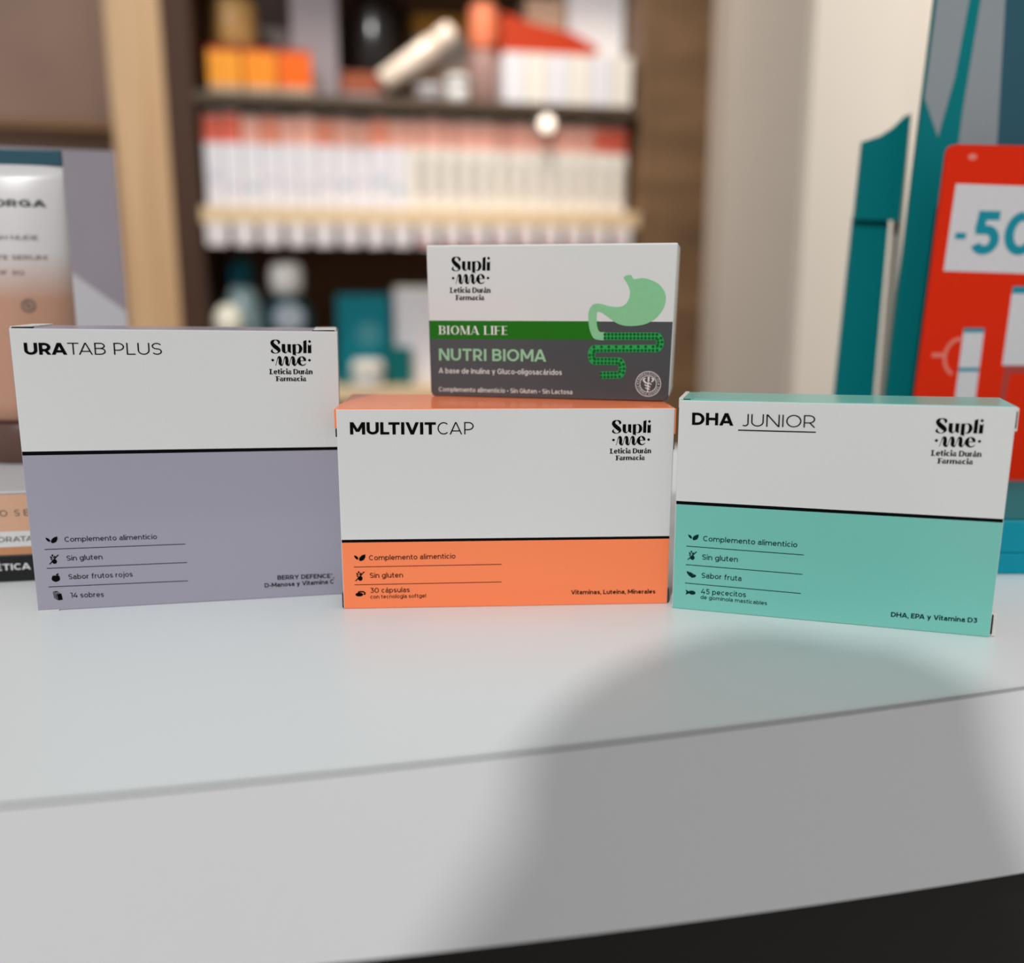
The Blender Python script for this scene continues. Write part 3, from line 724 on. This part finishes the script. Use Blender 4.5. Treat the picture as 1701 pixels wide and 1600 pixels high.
box('tray_floor', t_(0.178), t_(0.40), -0.0510, 0.030, 0.0095, 0.0240, teal, td)
hd = mesh_obj('back_panel', prism_bm([(t_(0.1980), 0.0095), (t_(0.2016), 0.0636), (t_(0.2059), 0.175), (t_(0.2098), 0.2606), (t_(0.2120), 0.31), (t_(0.40), 0.31), (t_(0.40), 0.0095)], 0.0600, 0.0640), teal, td)
def on_panel(nm, pts, m):
    o = print_obj(nm, [[((x - 0.27) * 1000, z * 1000) for x, z in pts]], m, td, 0.0); o.location = (0, 0.0599, 0); return o
on_panel('reflection_streak', [(0.2165, 0.196), (0.2225, 0.225), (0.2262, 0.2606), (0.228, 0.309), (0.2125, 0.309), (0.2102, 0.2606), (0.2080, 0.215)], reflect_grey)  # grey and petrol streaks paint glossy reflections onto the header panel
on_panel('reflection_streak', [(0.2262, 0.17), (0.2480, 0.17), (0.2440, 0.2606), (0.246, 0.309), (0.2330, 0.309), (0.2318, 0.2606), (0.2280, 0.21)], reflect_grey)
on_panel('reflection_streak', [(0.2480, 0.17), (0.30, 0.17), (0.30, 0.309), (0.246, 0.309), (0.2440, 0.2606)], navy)
w_ = mesh_obj('side_wing', prism_bm([(t_(0.1880), 0.1580), (t_(0.2127), 0.1574), (t_(0.2140), 0.2130), (t_(0.2105), 0.2105), (t_(0.2060), 0.2060), (t_(0.1990), 0.2015), (t_(0.1895), 0.1985)], 0.0900, 0.0935), teal, td)
mesh_obj('side_block', prism_bm([(t_(0.1835), 0.0095), (t_(0.2070), 0.0095), (t_(0.2084), 0.1560), (t_(0.2070), 0.1600), (t_(0.1890), 0.1600)], 0.0940, 0.0975), teal, td)
mesh_obj('wing_spine', prism_bm([(t_(0.2070), 0.0095), (t_(0.2120), 0.0095), (t_(0.2130), 0.1600), (t_(0.2140), 0.2130), (t_(0.2175), 0.2130), (t_(0.2175), 0.0095)], 0.0980, 0.1010), mat('grey_board_edge', (168, 158, 146), rough=0.7), td)

oc = thing('offer_card', 'red offer card with a white -50 label standing in the teal display', 'sign', (0.27, 0.4700, 0.0241))
zc = lambda z: z - 0.0241
def card_outline():
    L0, L1 = (t_(0.2019), zc(0.0241)), (t_(0.2086), zc(0.1845))
    pts = [L0, (t_(0.33), zc(0.0241)), (t_(0.336), zc(0.182)), (t_(0.332), zc(0.1860)), (t_(0.2130), zc(0.1884)), (t_(0.2104), zc(0.1878)), (t_(0.2092), zc(0.1866)), L1]
    return pts
mesh_obj('card', prism_bm(card_outline(), 0.0, 0.0025), red, oc)
C = lambda pts: [((x - 0.27) * 1000, (z - 0.0241) * 1000) for x, z in pts]
print_obj('price_label', [C([(0.2120, 0.1292), (0.2950, 0.1265), (0.2980, 0.1675), (0.2142, 0.1703)])], pale, oc, 0.00008)
def tilt(polys, x0, k=0.055): return [[(x + (y - 104) * k, y) for x, y in q] for q in polys]
print_obj('price_lettering', tilt(stroke([(-54.8, 121.8), (-49.6, 121.7)], 3.0), 0), cyan, oc, 0.00016)
print_obj('price_lettering', tilt(text_polys('50', 'round', (-47.2, 113.0), (-14.5, 112.5), 20.6), 0), cyan, oc, 0.00016)
def stick(x0, z1, wd, z0, zs):
    k = 0.03
    q = lambda xa, za, xb, zb: C([(xa + (za - 0.1) * k, za), (xb + (za - 0.1) * k, za), (xb + (zb - 0.1) * k, zb), (xa + (zb - 0.1) * k, zb)])
    print_obj('product_print', [q(x0, z0, x0 + wd, z1)], pale, oc, 0.00008)
    print_obj('product_print_ring', [q(x0, z1 - 0.0022, x0 + wd, z1), q(x0, zs, x0 + wd, zs + 0.0018)], cyan, oc, 0.00014)
stick(0.2246, 0.1015, 0.0104, 0.034, 0.0800)
stick(0.2462, 0.1205, 0.016, 0.083, 0.12)
print_obj('product_print', [C([(0.2435, 0.05), (0.2455, 0.05), (0.2470, 0.083), (0.2640, 0.083), (0.2640, 0.079), (0.2500, 0.079), (0.2480, 0.05), (0.2435, 0.05)])], mat('dusty_red_print', (168, 60, 52)), oc, 0.00008)
print_obj('ring_print', stroke(arc(-46.5, 63, 7, 9, 80, 250, 14), 1.8) + stroke([(-60, 64), (-54, 64)], 2.2), pink, oc, 0.00008)
print_obj('corner_mark', [ell(-49, 158.5, 2.2, 1.6)], pink, oc, 0.00008)

# ------------------------------------------------------------------ pillar and panelling at the right of the shelves
def pillar():
    b = bmesh.new()
    pts = [(0.2790, 1.3), (0.328, 1.10), (0.470, 1.185), (0.545, 1.30), (0.49, 1.50), (0.30, 1.50)]
    lo = [b.verts.new((x, y, FLOOR)) for x, y in pts]; hi = [b.verts.new((x, y, 3.2)) for x, y in pts]
    for i in range(len(pts)):
        j = (i + 1) % len(pts); b.faces.new((lo[i], lo[j], hi[j], hi[i]))
    b.faces.new(hi); b.faces.new(lo[::-1])
    bmesh.ops.bevel(b, geom=[e for e in b.edges if abs(e.verts[0].co.z - e.verts[1].co.z) > 1], offset=0.006, segments=3, affect='EDGES')
    return mesh_obj('wall_pillar', b, mat('greige_plaster', (206, 194, 180), rough=0.85, noise=0.02, scale=5))
struct(pillar())
struct(box('wall_right', 0.50, 2.2, 1.45, 1.55, FLOOR, 3.2, mcream))

# ------------------------------------------------------------------ shelf unit (own frame: x along the front, y into the shelf)
UO = (-0.1466, 1.6, 0.0); UR = math.radians(10.9)
pale_wood = wood('pale_beech', (190, 150, 108), (206, 170, 128), 2.0)
dark_wood = wood('brown_plank', (98, 74, 50), (128, 98, 68), 2.2, stretch=(1.5, 2, 8))
dark_in = mat('dark_brown_board', (66, 42, 26), rough=0.6, noise=0.08, scale=5)
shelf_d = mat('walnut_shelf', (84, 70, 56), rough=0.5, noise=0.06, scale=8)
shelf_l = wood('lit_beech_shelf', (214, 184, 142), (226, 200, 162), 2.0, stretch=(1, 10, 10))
su = thing('shelf_unit', 'dark pharmacy shelf unit with pale left post behind the boxes', 'shelf', (UO[0], UO[1], FLOOR), UR)
def sb(nm, x0, x1, y0, y1, z0, z1, m, bev=0.001): return box(nm, x0, x1, y0, y1, z0 - FLOOR, z1 - FLOOR, m, su, bev)
sb('upright', -0.474, -0.394, 0.0, 0.36, FLOOR, 1.3, pale_wood, 0.003)
sb('side_panel', -0.394, -0.352, 0.004, 0.36, FLOOR, 1.3, dark_in)
sb('side_panel', 0.372, 0.392, 0.0, 0.36, FLOOR, 1.3, dark_wood)
sb('back_panel', -0.352, 0.372, 0.345, 0.36, FLOOR, 1.3, mat('brown_back_board', (128, 90, 62), rough=0.6, noise=0.08, scale=5))
sb('shelf_board', -0.352, 0.372, 0.0, 0.345, 0.406, 0.423, shelf_d)
sb('shelf_board', -0.352, 0.372, -0.004, 0.345, 0.224, 0.250, shelf_l)
sb('shelf_board', -0.352, 0.372, -0.004, 0.345, -0.066, -0.044, shelf_l)
sb('shelf_board', -0.352, 0.372, 0.0, 0.345, 0.70, 0.717, shelf_d)
sb('plinth', -0.352, 0.372, 0.01, 0.345, FLOOR, -0.45, dark_in)
pw = struct(box('wall_panelling', 0.393, 0.75, 0.0, 0.05, 0.0, 3.2 - FLOOR, dark_wood)); pw.location = (UO[0], UO[1], FLOOR); pw.rotation_euler = (0, 0, UR)
# the neighbouring bay at the left
nb = thing('shelf_unit', 'brown shelf bay beyond the pale post at the upper left', 'shelf', (UO[0], UO[1], FLOOR), UR)
brown = mat('brown_cabinet_board', (146, 118, 102), rough=0.6, noise=0.14, scale=4)
ochre = mat('ochre_shelf', (132, 98, 66), rough=0.5, noise=0.08, scale=5)
box('back_panel', -1.25, -0.476, 0.12, 0.135, 0.0, 2.3, brown, nb)
box('side_panel', -1.27, -1.25, 0.0, 0.36, 0.0, 2.3, dark_in, nb)
box('shelf_board', -1.25, -0.476, 0.07, 0.12, 0.372 - FLOOR, 0.386 - FLOOR, ochre, nb)
box('shelf_board', -1.25, -0.476, 0.02, 0.12, -0.066 - FLOOR, -0.044 - FLOOR, ochre, nb)
box('shelf_board', -1.25, -0.476, 0.02, 0.12, 0.80 - FLOOR, 0.82 - FLOOR, ochre, nb)

def place(root_xy, z):     # shelf frame -> world
    c, s = math.cos(UR), math.sin(UR); x, y = root_xy
    return (UO[0] + c * x - s * y, UO[1] + s * x + c * y, z)
def on_shelf(name, label, cat, x, y, z, group=None, rz=0.0): return thing(name, label, cat, place((x, y), z), UR + rz, group)
ORD = ['first', 'second', 'third', 'fourth', 'fifth', 'sixth', 'seventh', 'eighth', 'ninth', 'tenth', 'eleventh', 'twelfth', 'thirteenth', 'fourteenth', 'fifteenth', 'sixteenth', 'seventeenth', 'eighteenth', 'nineteenth', 'twentieth', 'twenty-first', 'twenty-second', 'twenty-third', 'twenty-fourth', 'twenty-fifth']

# middle shelf: a row of white cartons with orange tops
bl_white = mat('bluish_white_carton', (226, 224, 230), rough=0.45); cr_white = mat('cream_carton', (232, 226, 216), rough=0.45)
or_top = mat('coral_band', (244, 148, 120), rough=0.45); or_top2 = mat('pale_coral_band', (246, 178, 158), rough=0.45); or_red = mat('red_coral_band', (228, 104, 80), rough=0.45)
grey_pr = mat('grey_label_print', (160, 152, 144), rough=0.5); blue_pr = mat('blue_label_print', (168, 186, 206), rough=0.5); lilac_pr = mat('lilac_label_print', (204, 198, 214), rough=0.5)
N = 24; x0 = -0.344; pitch = 0.0293
for i in range(N):
    wdt = 0.0262 if i > 10 else 0.0272
    x = x0 + pitch * i
    left = i < 11
    side = 'bluish white' if left else 'cream'
    r = on_shelf('carton', '%s carton with a coral top band, %s from the left on the middle shelf' % (side, ORD[i]), 'box', x + wdt / 2, 0.022 + random.uniform(0, 0.012), 0.2502, 'coral topped cartons on the middle shelf', random.uniform(-0.004, 0.004))
    hh = 0.146 + random.uniform(-0.002, 0.002)
    box('body', -wdt / 2, wdt / 2, 0, 0.07, 0, 0.100, bl_white if left else cr_white, r, 0.0006)
    bm_ = or_red if i in (0, 1, 22, 23) else (or_top if i % 3 == 0 and i < 12 else or_top2)
    box('top_band', -wdt / 2, wdt / 2, 0, 0.07, 0.100, hh - 0.005, bm_, r, 0.0006)
    box('lid', -wdt / 2, wdt / 2, 0, 0.07, hh - 0.005, hh, cr_white, r, 0.0006)
    pm = random.choice([lilac_pr, blue_pr]) if left else grey_pr
    zz = random.uniform(0.03, 0.05)
    print_obj('label_print', [[(wdt * 180, zz * 500), (wdt * 460, zz * 500), (wdt * 460, zz * 500 + 62), (wdt * 180, zz * 500 + 62)]] if not left else [ell(0, zz * 1000, wdt * 300, 7)], pm, r, 0.0001)

# price tags hanging on the shelf edge
tagw = mat('white_price_tag', (222, 214, 214), rough=0.5); tagp = mat('pink_tag_print', (206, 120, 124), rough=0.5)
for i in range(17):
    x = -0.3290 + 0.0418 * i
    r = on_shelf('price_tag', 'white shelf price tag, %s from the left under the middle shelf' % ORD[i], 'price tag', x, -0.0058, 0.1895, 'price tags under the middle shelf')
    mesh_obj('card', prism_bm(rounded(-0.0165, 0.0165, 0, 0.0358, 0.005), 0, 0.0014), tagw, r)
    if i > 7: print_obj('tag_print', [[(-15, 4), (4, 4), (4, 11), (-15, 11)]], tagp, r, 0.0001)

# upper shelf
Z1 = 0.4232
amb = [mat('amber_carton', (244, 158, 40), rough=0.4), mat('orange_amber_carton', (246, 144, 30), rough=0.4), mat('deep_orange_carton', (240, 104, 10), rough=0.4)]
redl = mat('rust_lid', (176, 66, 24), rough=0.5); palef = mat('pale_foot', (190, 168, 140), rough=0.5)
for i, nm in enumerate(('amber', 'light orange', 'deep orange')):
    xx = -0.334 + 0.0550 * i
    r = on_shelf('carton', '%s carton, %s of the three orange ones on the upper shelf' % (nm, ('leftmost', 'middle', 'rightmost')[i]), 'box', xx + 0.026, 0.045, Z1, 'orange cartons on the upper shelf')
    box('foot_band', -0.0255, 0.0255, 0, 0.06, 0, 0.018, palef, r, 0.0006)
    box('body', -0.0255, 0.0255, 0, 0.06, 0.018, 0.068, amb[i], r, 0.0006)
    box('lid', -0.0255, 0.0255, 0, 0.06, 0.068, 0.075, redl, r, 0.0006)
gold = mat('tan_gold_cap', (196, 152, 92), rough=0.35); lil = mat('lilac_grey_carton', (150, 142, 146), rough=0.5); glassd = mat('dark_glass', (26, 18, 14), rough=0.2, spec=0.5)
r = on_shelf('jar', 'round tan jar behind the orange cartons on the upper shelf', 'jar', -0.300, 0.16, Z1)
mesh_obj('body', lathe_bm([(0.034, 0), (0.036, 0.004), (0.036, 0.085), (0.030, 0.095)], 28), mat('mauve_jar', (128, 106, 98), rough=0.4), r, True)
mesh_obj('lid', lathe_bm([(0.038, 0.095), (0.040, 0.10), (0.040, 0.165), (0.034, 0.172)], 28), gold, r, True)
r = on_shelf('carton', 'tall lilac grey carton on the upper shelf right of the orange cartons', 'box', -0.166, 0.12, Z1)
box('body', -0.038, 0.038, 0, 0.08, 0, 0.20, lil, r, 0.001)
r = on_shelf('carton', 'wide grey carton lying behind the lilac one on the upper shelf', 'box', -0.238, 0.23, Z1)
box('body', -0.030, 0.030, 0.0, 0.06, 0, 0.21, mat('warm_grey_carton', (140, 124, 116), rough=0.5), r, 0.001)
r = on_shelf('bottle', 'large dark glass bottle in the middle of the upper shelf', 'bottle', -0.058, 0.20, Z1)
mesh_obj('body', lathe_bm([(0.055, 0), (0.062, 0.006), (0.062, 0.17), (0.045, 0.20), (0.022, 0.215)], 32), glassd, r, True)
mesh_obj('cap', lathe_bm([(0.026, 0.215), (0.026, 0.25)], 24), gold, r, True)
r = on_shelf('carton', 'low rust brown carton in front of the dark bottle on the upper shelf', 'box', -0.088, 0.06, Z1)
box('body', -0.036, 0.036, 0, 0.07, 0.016, 0.048, mat('rust_carton', (150, 78, 48), rough=0.5), r, 0.001)
box('foot_band', -0.036, 0.036, 0, 0.07, 0, 0.016, lil, r, 0.001)
r = on_shelf('tube', 'pale ivory tube added for bright highlights, tilted over the carton on the upper shelf', 'tube', 0.008, 0.05, 0.4236)
ivory = mat('ivory_highlight', (240, 222, 204), rough=0.22, spec=0.6)  # bright pale colour stands in for highlights among the shelf goods
o = mesh_obj('body', lathe_bm([(0.016, 0.0), (0.019, 0.004), (0.0195, 0.10), (0.014, 0.112)], 28), ivory, r, True); o.rotation_euler = (0, math.radians(54), 0); o.location = (-0.066, 0, 0.030)
o = mesh_obj('cap', lathe_bm([(0.0175, 0.112), (0.0185, 0.116), (0.0185, 0.142), (0.016, 0.145)], 28), ivory, r, True); o.rotation_euler = (0, math.radians(54), 0); o.location = (-0.066, 0, 0.030)
r = on_shelf('carton', 'taupe carton propping up the ivory tube on the upper shelf', 'box', 0.020, 0.075, Z1)
box('body', -0.030, 0.062, 0, 0.08, 0, 0.070, mat('taupe_carton', (156, 132, 114), rough=0.5), r, 0.001)
r = on_shelf('jar', 'small white jar in front of the taupe carton on the upper shelf', 'jar', 0.064, 0.035, Z1)
mesh_obj('body', lathe_bm([(0.016, 0), (0.019, 0.003), (0.019, 0.026)], 28), M['card_white'], r, True)
mesh_obj('lid', lathe_bm([(0.0205, 0.026), (0.0205, 0.040), (0.018, 0.043)], 28), M['card_white'], r, True)
r = on_shelf('jar', 'low pale jar beside the small white jar on the upper shelf', 'jar', 0.018, 0.035, Z1)
mesh_obj('body', lathe_bm([(0.018, 0), (0.022, 0.003), (0.022, 0.014)], 28), lil, r, True)
mesh_obj('lid', lathe_bm([(0.0225, 0.014), (0.0225, 0.024), (0.02, 0.026)], 28), tray_w, r, True)
r = on_shelf('bottle', 'bottle with a salmon pink cap behind the white cartons on the upper shelf', 'bottle', 0.118, 0.10, Z1)
mesh_obj('body', lathe_bm([(0.026, 0), (0.029, 0.004), (0.029, 0.085), (0.020, 0.100)], 28), mat('dusty_mauve_bottle', (150, 120, 112), rough=0.4), r, True)
mesh_obj('cap', lathe_bm([(0.023, 0.100), (0.025, 0.104), (0.025, 0.165), (0.018, 0.174)], 28), mat('salmon_cap', (240, 138, 98), rough=0.4), r, True)
for i in range(6):
    r = on_shelf('carton', 'short ivory carton, %s from the left under the red orange box on the upper shelf' % ORD[i], 'box', 0.157 + 0.0370 * i, 0.02, Z1, 'short ivory cartons on the upper shelf')
    box('body', -0.0176, 0.0176, 0, 0.07, 0, 0.078, cr_white if i % 2 else bl_white, r, 0.0006)
    box('lid', -0.0176, 0.0176, 0, 0.07, 0.078, 0.082, cr_white, r, 0.0006)
r = on_shelf('carton', 'red orange carton lying tilted on top of the short ivory cartons', 'box', 0.140, 0.03, Z1 + 0.114)
ro = mat('red_orange_carton', (186, 56, 18), rough=0.45)
mesh_obj('body', prism_bm([(0.0, -0.029), (0.112, -0.0318), (0.146, -0.0317), (0.158, -0.0317), (0.166, -0.018), (0.118, 0.004), (0.05, 0.016), (0.0, 0.030)], 0, 0.05, 0.0015), ro, r)
r = on_shelf('carton', 'big white carton standing behind the short ivory cartons at the right', 'box', 0.318, 0.098, Z1)
box('body', -0.050, 0.050, 0, 0.08, 0, 0.23, mat('white_big_carton', (236, 236, 238), rough=0.45), r, 0.001)
r = on_shelf('carton', 'beige carton behind the red orange one on the upper shelf', 'box', 0.228, 0.10, Z1)
box('body', -0.034, 0.034, 0, 0.08, 0, 0.19, mat('beige_carton', (196, 168, 142), rough=0.5), r, 0.001)

r = on_shelf('carton', 'wide taupe grey carton at the back of the upper shelf behind the white jars', 'box', 0.075, 0.22, Z1)
box('body', -0.062, 0.062, 0, 0.08, 0, 0.150, mat('taupe_grey_carton', (150, 138, 130), rough=0.5), r, 0.001)
r = on_shelf('carton', 'ochre yellow carton lying on top of the wide taupe grey carton', 'box', 0.060, 0.225, Z1 + 0.1502)
box('body', -0.050, 0.050, 0, 0.07, 0, 0.036, mat('ochre_carton', (214, 150, 52), rough=0.5), r, 0.001)

# lower shelf
Z3 = -0.0438
tglass = mat('grey_teal_plastic', (156, 180, 182), rough=0.25, spec=0.5); tdark = mat('petrol_cap', (6, 104, 124), rough=0.35); tdk = mat('dark_petrol_plastic', (24, 62, 70), rough=0.35)
r = on_shelf('bottle', 'tall grey teal bottle with a petrol cap at the left of the lower shelf', 'bottle', -0.305, 0.11, Z3)
mesh_obj('body', lathe_bm([(0.034, 0), (0.038, 0.005), (0.037, 0.115), (0.028, 0.155), (0.017, 0.172)], 32), tglass, r, True)
mesh_obj('cap', lathe_bm([(0.019, 0.172), (0.020, 0.175), (0.019, 0.212), (0.014, 0.216)], 28), tdark, r, True)
r = on_shelf('bottle', 'short bottle with a pale ball cap in front of the grey teal bottle', 'bottle', -0.324, 0.03, Z3)
mesh_obj('body', lathe_bm([(0.018, 0), (0.021, 0.003), (0.021, 0.075), (0.016, 0.086)], 28), tdk, r, True)
mesh_obj('ball_cap', lathe_bm([(0.010, 0.083), (0.0185, 0.092), (0.0235, 0.106), (0.0235, 0.116), (0.0185, 0.130), (0.010, 0.139), (0.002, 0.141)], 28), mat('cream_cap', (232, 228, 210), rough=0.4), r, True)
r = on_shelf('bottle', 'dark petrol bottle with a white round cap and grey disc label on the lower shelf', 'bottle', -0.228, 0.06, Z3)
mesh_obj('body', lathe_bm([(0.036, 0), (0.040, 0.005), (0.040, 0.125), (0.030, 0.146), (0.018, 0.154)], 32), tdk, r, True)
mesh_obj('round_cap', lathe_bm([(0.016, 0.154), (0.025, 0.160), (0.028, 0.174), (0.028, 0.194), (0.024, 0.206), (0.012, 0.212)], 28), mat('white_cap', (224, 220, 216), rough=0.35), r, True)
o = print_obj('disc_label', [ell(3, 119, 25, 22)], mat('grey_disc', (150, 158, 168), rough=0.4), r, 0.0); o.location = (0, -0.0405, 0)
r = on_shelf('carton', 'teal carton with a grey oval on the lower shelf', 'box', -0.100, 0.08, Z3)
box('body', -0.046, 0.046, 0, 0.07, 0, 0.156, mat('teal_carton', (0, 120, 134), rough=0.4), r, 0.001)
print_obj('oval_print', [ell(8, 88, 22, 22)], mat('grey_teal_print', (70, 140, 152)), r, 0.0001)
r = on_shelf('carton', 'low dark teal carton leaning at the foot of the white carton', 'box', -0.045, 0.055, Z3)
box('body', -0.026, 0.026, 0, 0.02, 0, 0.066, mat('deep_teal_carton', (6, 96, 98), rough=0.4), r, 0.001)
r = on_shelf('jar', 'small white jar in front of the teal carton on the lower shelf', 'jar', -0.098, 0.025, Z3)
mesh_obj('body', lathe_bm([(0.022, 0), (0.026, 0.003), (0.026, 0.024)], 28), M['card_white'], r, True)
mesh_obj('lid', lathe_bm([(0.0275, 0.024), (0.0275, 0.040), (0.022, 0.046)], 28), cr_white, r, True)
for i in range(4):
    r = on_shelf('carton', 'white carton, %s in the row right of the teal carton on the lower shelf' % ORD[i], 'box', -0.008 + 0.078 * i, 0.085, Z3, 'white cartons on the lower shelf')
    box('body', -0.037, 0.037, 0, 0.07, 0, 0.163, bl_white, r, 0.001)
    box('lid', -0.037, 0.037, 0, 0.07, 0.163, 0.170, cr_white, r, 0.0006)

# added glowing ball, standing in for a glint under the upper board
glint = on_shelf('added_glint', 'small glowing ball added as a glint under the upper board at the right', 'glint', 0.2095, 0.004, 0.379)
mesh_obj('glint_holder', lathe_bm([(0.0140, 0.0), (0.0150, 0.001), (0.0150, 0.026), (0.0135, 0.027)], 28, 0, 0.012, 0), tray_w, glint, True)
b = bmesh.new(); bmesh.ops.create_uvsphere(b, u_segments=20, v_segments=12, radius=0.0125)
o = mesh_obj('glow_ball', b, mat('warm_glow', (255, 238, 220), emit=1.6), glint, True); o.location = (0, 0.0, 0.012)

# ------------------------------------------------------------------ the photographer, whose head shades the counter
def skin_body(name, chain, edges, m, parent, sub=2):
    me = bpy.data.meshes.new(name)
    me.from_pydata([p[:3] for p in chain], edges, [])
    o = link(bpy.data.objects.new(name, me), parent)
    md = o.modifiers.new('skin', 'SKIN')
    for v, p in zip(me.skin_vertices[0].data, chain):
        v.radius = (p[3], p[4] if len(p) > 4 else p[3])
    me.skin_vertices[0].data[0].use_root = True
    ss = o.modifiers.new('sub', 'SUBSURF'); ss.levels = sub; ss.render_levels = sub
    me.materials.append(m)
    return o
HX, HY, HZ = -0.0925, -0.292, 0.48
px, py, pz = HX, HY - 0.03, 0
person = thing('person', 'person in a dark top standing before the counter, holding up a phone', 'person', (HX, HY - 0.05, FLOOR))
G = lambda x, y, z: (x, y, z - FLOOR)
T = lambda x, y, z, r, r2=None: (x, y, z - FLOOR, r, r2 or r)
chain = [T(0, 0, -0.05, .13, .10), T(0, 0, .12, .115, .085), T(0, 0, .26, .13, .085), T(0, .02, .345, .05, .05), T(0, .04, .43, .042, .042),
         T(.15, 0, .29, .045), T(.20, .02, .05, .038), T(.17, .22, .06, .028), T(.150, .295, .075, .022),
         T(-.15, 0, .29, .045), T(-.12, .06, .04, .038), T(.00, .24, .05, .028), T(.045, .295, .07, .022),
         T(.085, 0, -.12, .075), T(.09, .01, -.50, .055), T(.09, -.02, -.88, .038), T(.10, .10, -.92, .03),
         T(-.085, 0, -.12, .075), T(-.09, .01, -.50, .055), T(-.09, -.02, -.88, .038), T(-.10, .10, -.92, .03)]
ed = [(0, 1), (1, 2), (2, 3), (3, 4), (2, 5), (5, 6), (6, 7), (7, 8), (2, 9), (9, 10), (10, 11), (11, 12), (0, 13), (13, 14), (14, 15), (15, 16), (0, 17), (17, 18), (18, 19), (19, 20)]
skinm = mat('skin', (206, 160, 132), rough=0.5); top_m = mat('dark_top', (48, 50, 60), rough=0.8); hair_m = mat('brown_hair', (52, 36, 26), rough=0.6)
skin_body('body', chain, ed, top_m, person)
b = bmesh.new(); bmesh.ops.create_uvsphere(b, u_segments=28, v_segments=20, radius=1)
for v in b.verts:
    x, y, z = v.co
    v.co = (x * .062 * (1 - .18 * max(0, -z)), y * .078 * (1 - .12 * max(0, -z)) + (.012 if abs(x) < .18 and y > .8 and abs(z + .1) < .2 else 0), z * .096)
hd_ = mesh_obj('head', b, skinm, person, True); hd_.location = G(0, .052, .472); hd_.rotation_euler = (math.radians(-14), 0, 0)
b = bmesh.new(); bmesh.ops.create_uvsphere(b, u_segments=28, v_segments=20, radius=1)
for v in b.verts:
    x, y, z = v.co
    zz = z if z > 0 else z * 2.0
    d = max(0.0, -z)
    if z > 0: wide = 1 + (0.33 if x < 0 else 0.22) * (1 - z) ** 3
    else: wide = 1.33 if x < 0 else 1.22
    v.co = ((x / max(1e-6, math.hypot(x, y)) * max(math.hypot(x, y), 0.9 * min(1, d * 4)) if d > 0 and math.hypot(x, y) > 1e-6 else x) * .066 * wide, y * .084 - (.0 if y < .3 else .034), zz * .094)
hr = mesh_obj('hair', b, hair_m, person, True); hr.location = G(0, .036, .474); hr.rotation_euler = (math.radians(-10), 0, 0)
bun = mesh_obj('hair_bun', lathe_bm([(0.002, -0.026), (0.018, -0.022), (0.028, -0.008), (0.029, 0.006), (0.020, 0.021), (0.002, 0.027)], 24), hair_m, person, True); bun.location = G(0.005, .030, .577)
eye_m = mat('eye_white', (226, 222, 216), rough=0.2); iris_m = mat('dark_iris', (40, 26, 18), rough=0.2); lip_m = mat('lips', (168, 98, 92), rough=0.45)
def ball(nm, m, par, loc, rx, ry, rz):
    q = bmesh.new(); bmesh.ops.create_uvsphere(q, u_segments=16, v_segments=10, radius=1)
    for v in q.verts: v.co = (v.co.x * rx, v.co.y * ry, v.co.z * rz)
    o = mesh_obj(nm, q, m, par, True); o.location = loc; return o
for s in (-1, 1):
    ey = ball('eye', eye_m, hd_, (s * .025, .0665, .002), .0125, .007, .0070)
    ball('iris', iris_m, ey, (0, .0045, 0), .0052, .003, .0052)
    ball('eyebrow', hair_m, hd_, (s * .025, .0690, .020), .014, .004, .0028)
    ball('ear', skinm, hd_, (s * .0615, -.004, -.004), .006, .014, .022)
q = bmesh.new(); bmesh.ops.create_uvsphere(q, u_segments=28, v_segments=20, radius=1)
bmesh.ops.delete(q, geom=[v for v in q.verts if v.co.z < 0.38], context='VERTS')
for v in q.verts: v.co = (v.co.x * .0635, v.co.y * .0800, v.co.z * .0980)
bmesh.ops.solidify(q, geom=q.faces[:], thickness=0.0015)
mesh_obj('fringe', q, hair_m, hd_, True)
ball('nose', skinm, hd_, (0, .078, -.018), .010, .013, .020)
ball('mouth', lip_m, hd_, (0, .0665, -.050), .019, .006, .0055)
phone = thing('smartphone', 'black smartphone held upright in front of the person', 'phone', (0.0, -0.013, 0.0))
mesh_obj('body', prism_bm(rounded(-0.036, 0.036, -0.010, 0.142, 0.010), 0.0, 0.008, 0.001, 2), mat('black_phone', (16, 16, 18), rough=0.3), phone)
mesh_obj('screen', prism_bm(rounded(-0.033, 0.033, -0.006, 0.138, 0.008), -0.0004, 0.0001), mat('dark_screen', (30, 32, 36), rough=0.1), phone)
def hand(sx, wrist):
    palm = [(wrist[0], wrist[1], wrist[2], .022), (sx * .050, -.035, .055, .024), (sx * .052, -.020, .072, .021)]
    ed_ = [(0, 1), (1, 2)]
    for k in range(4):
        z = .040 + .020 * k
        n = len(palm)
        palm += [(sx * .052, -.010, z, .0085), (sx * .044, .004, z + .002, .0078), (sx * .030, .0035, z + .003, .0068)]
        ed_ += [(2 if k > 1 else 1, n), (n, n + 1), (n + 1, n + 2)]
    n = len(palm)
    palm += [(sx * .040, -.026, .092, .009), (sx * .024, -.023, .106, .0078)]
    ed_ += [(2, n), (n, n + 1)]
    inv = Vector((HX, HY - 0.05, FLOOR))
    pts = [(p[0] - inv.x, p[1] - inv.y, p[2] - inv.z, p[3], p[3]) for p in palm]
    skin_body('hand', pts, ed_, skinm, person, 2)
hand(1, (.052, -.047, .075)); hand(-1, (-.053, -.047, .07))
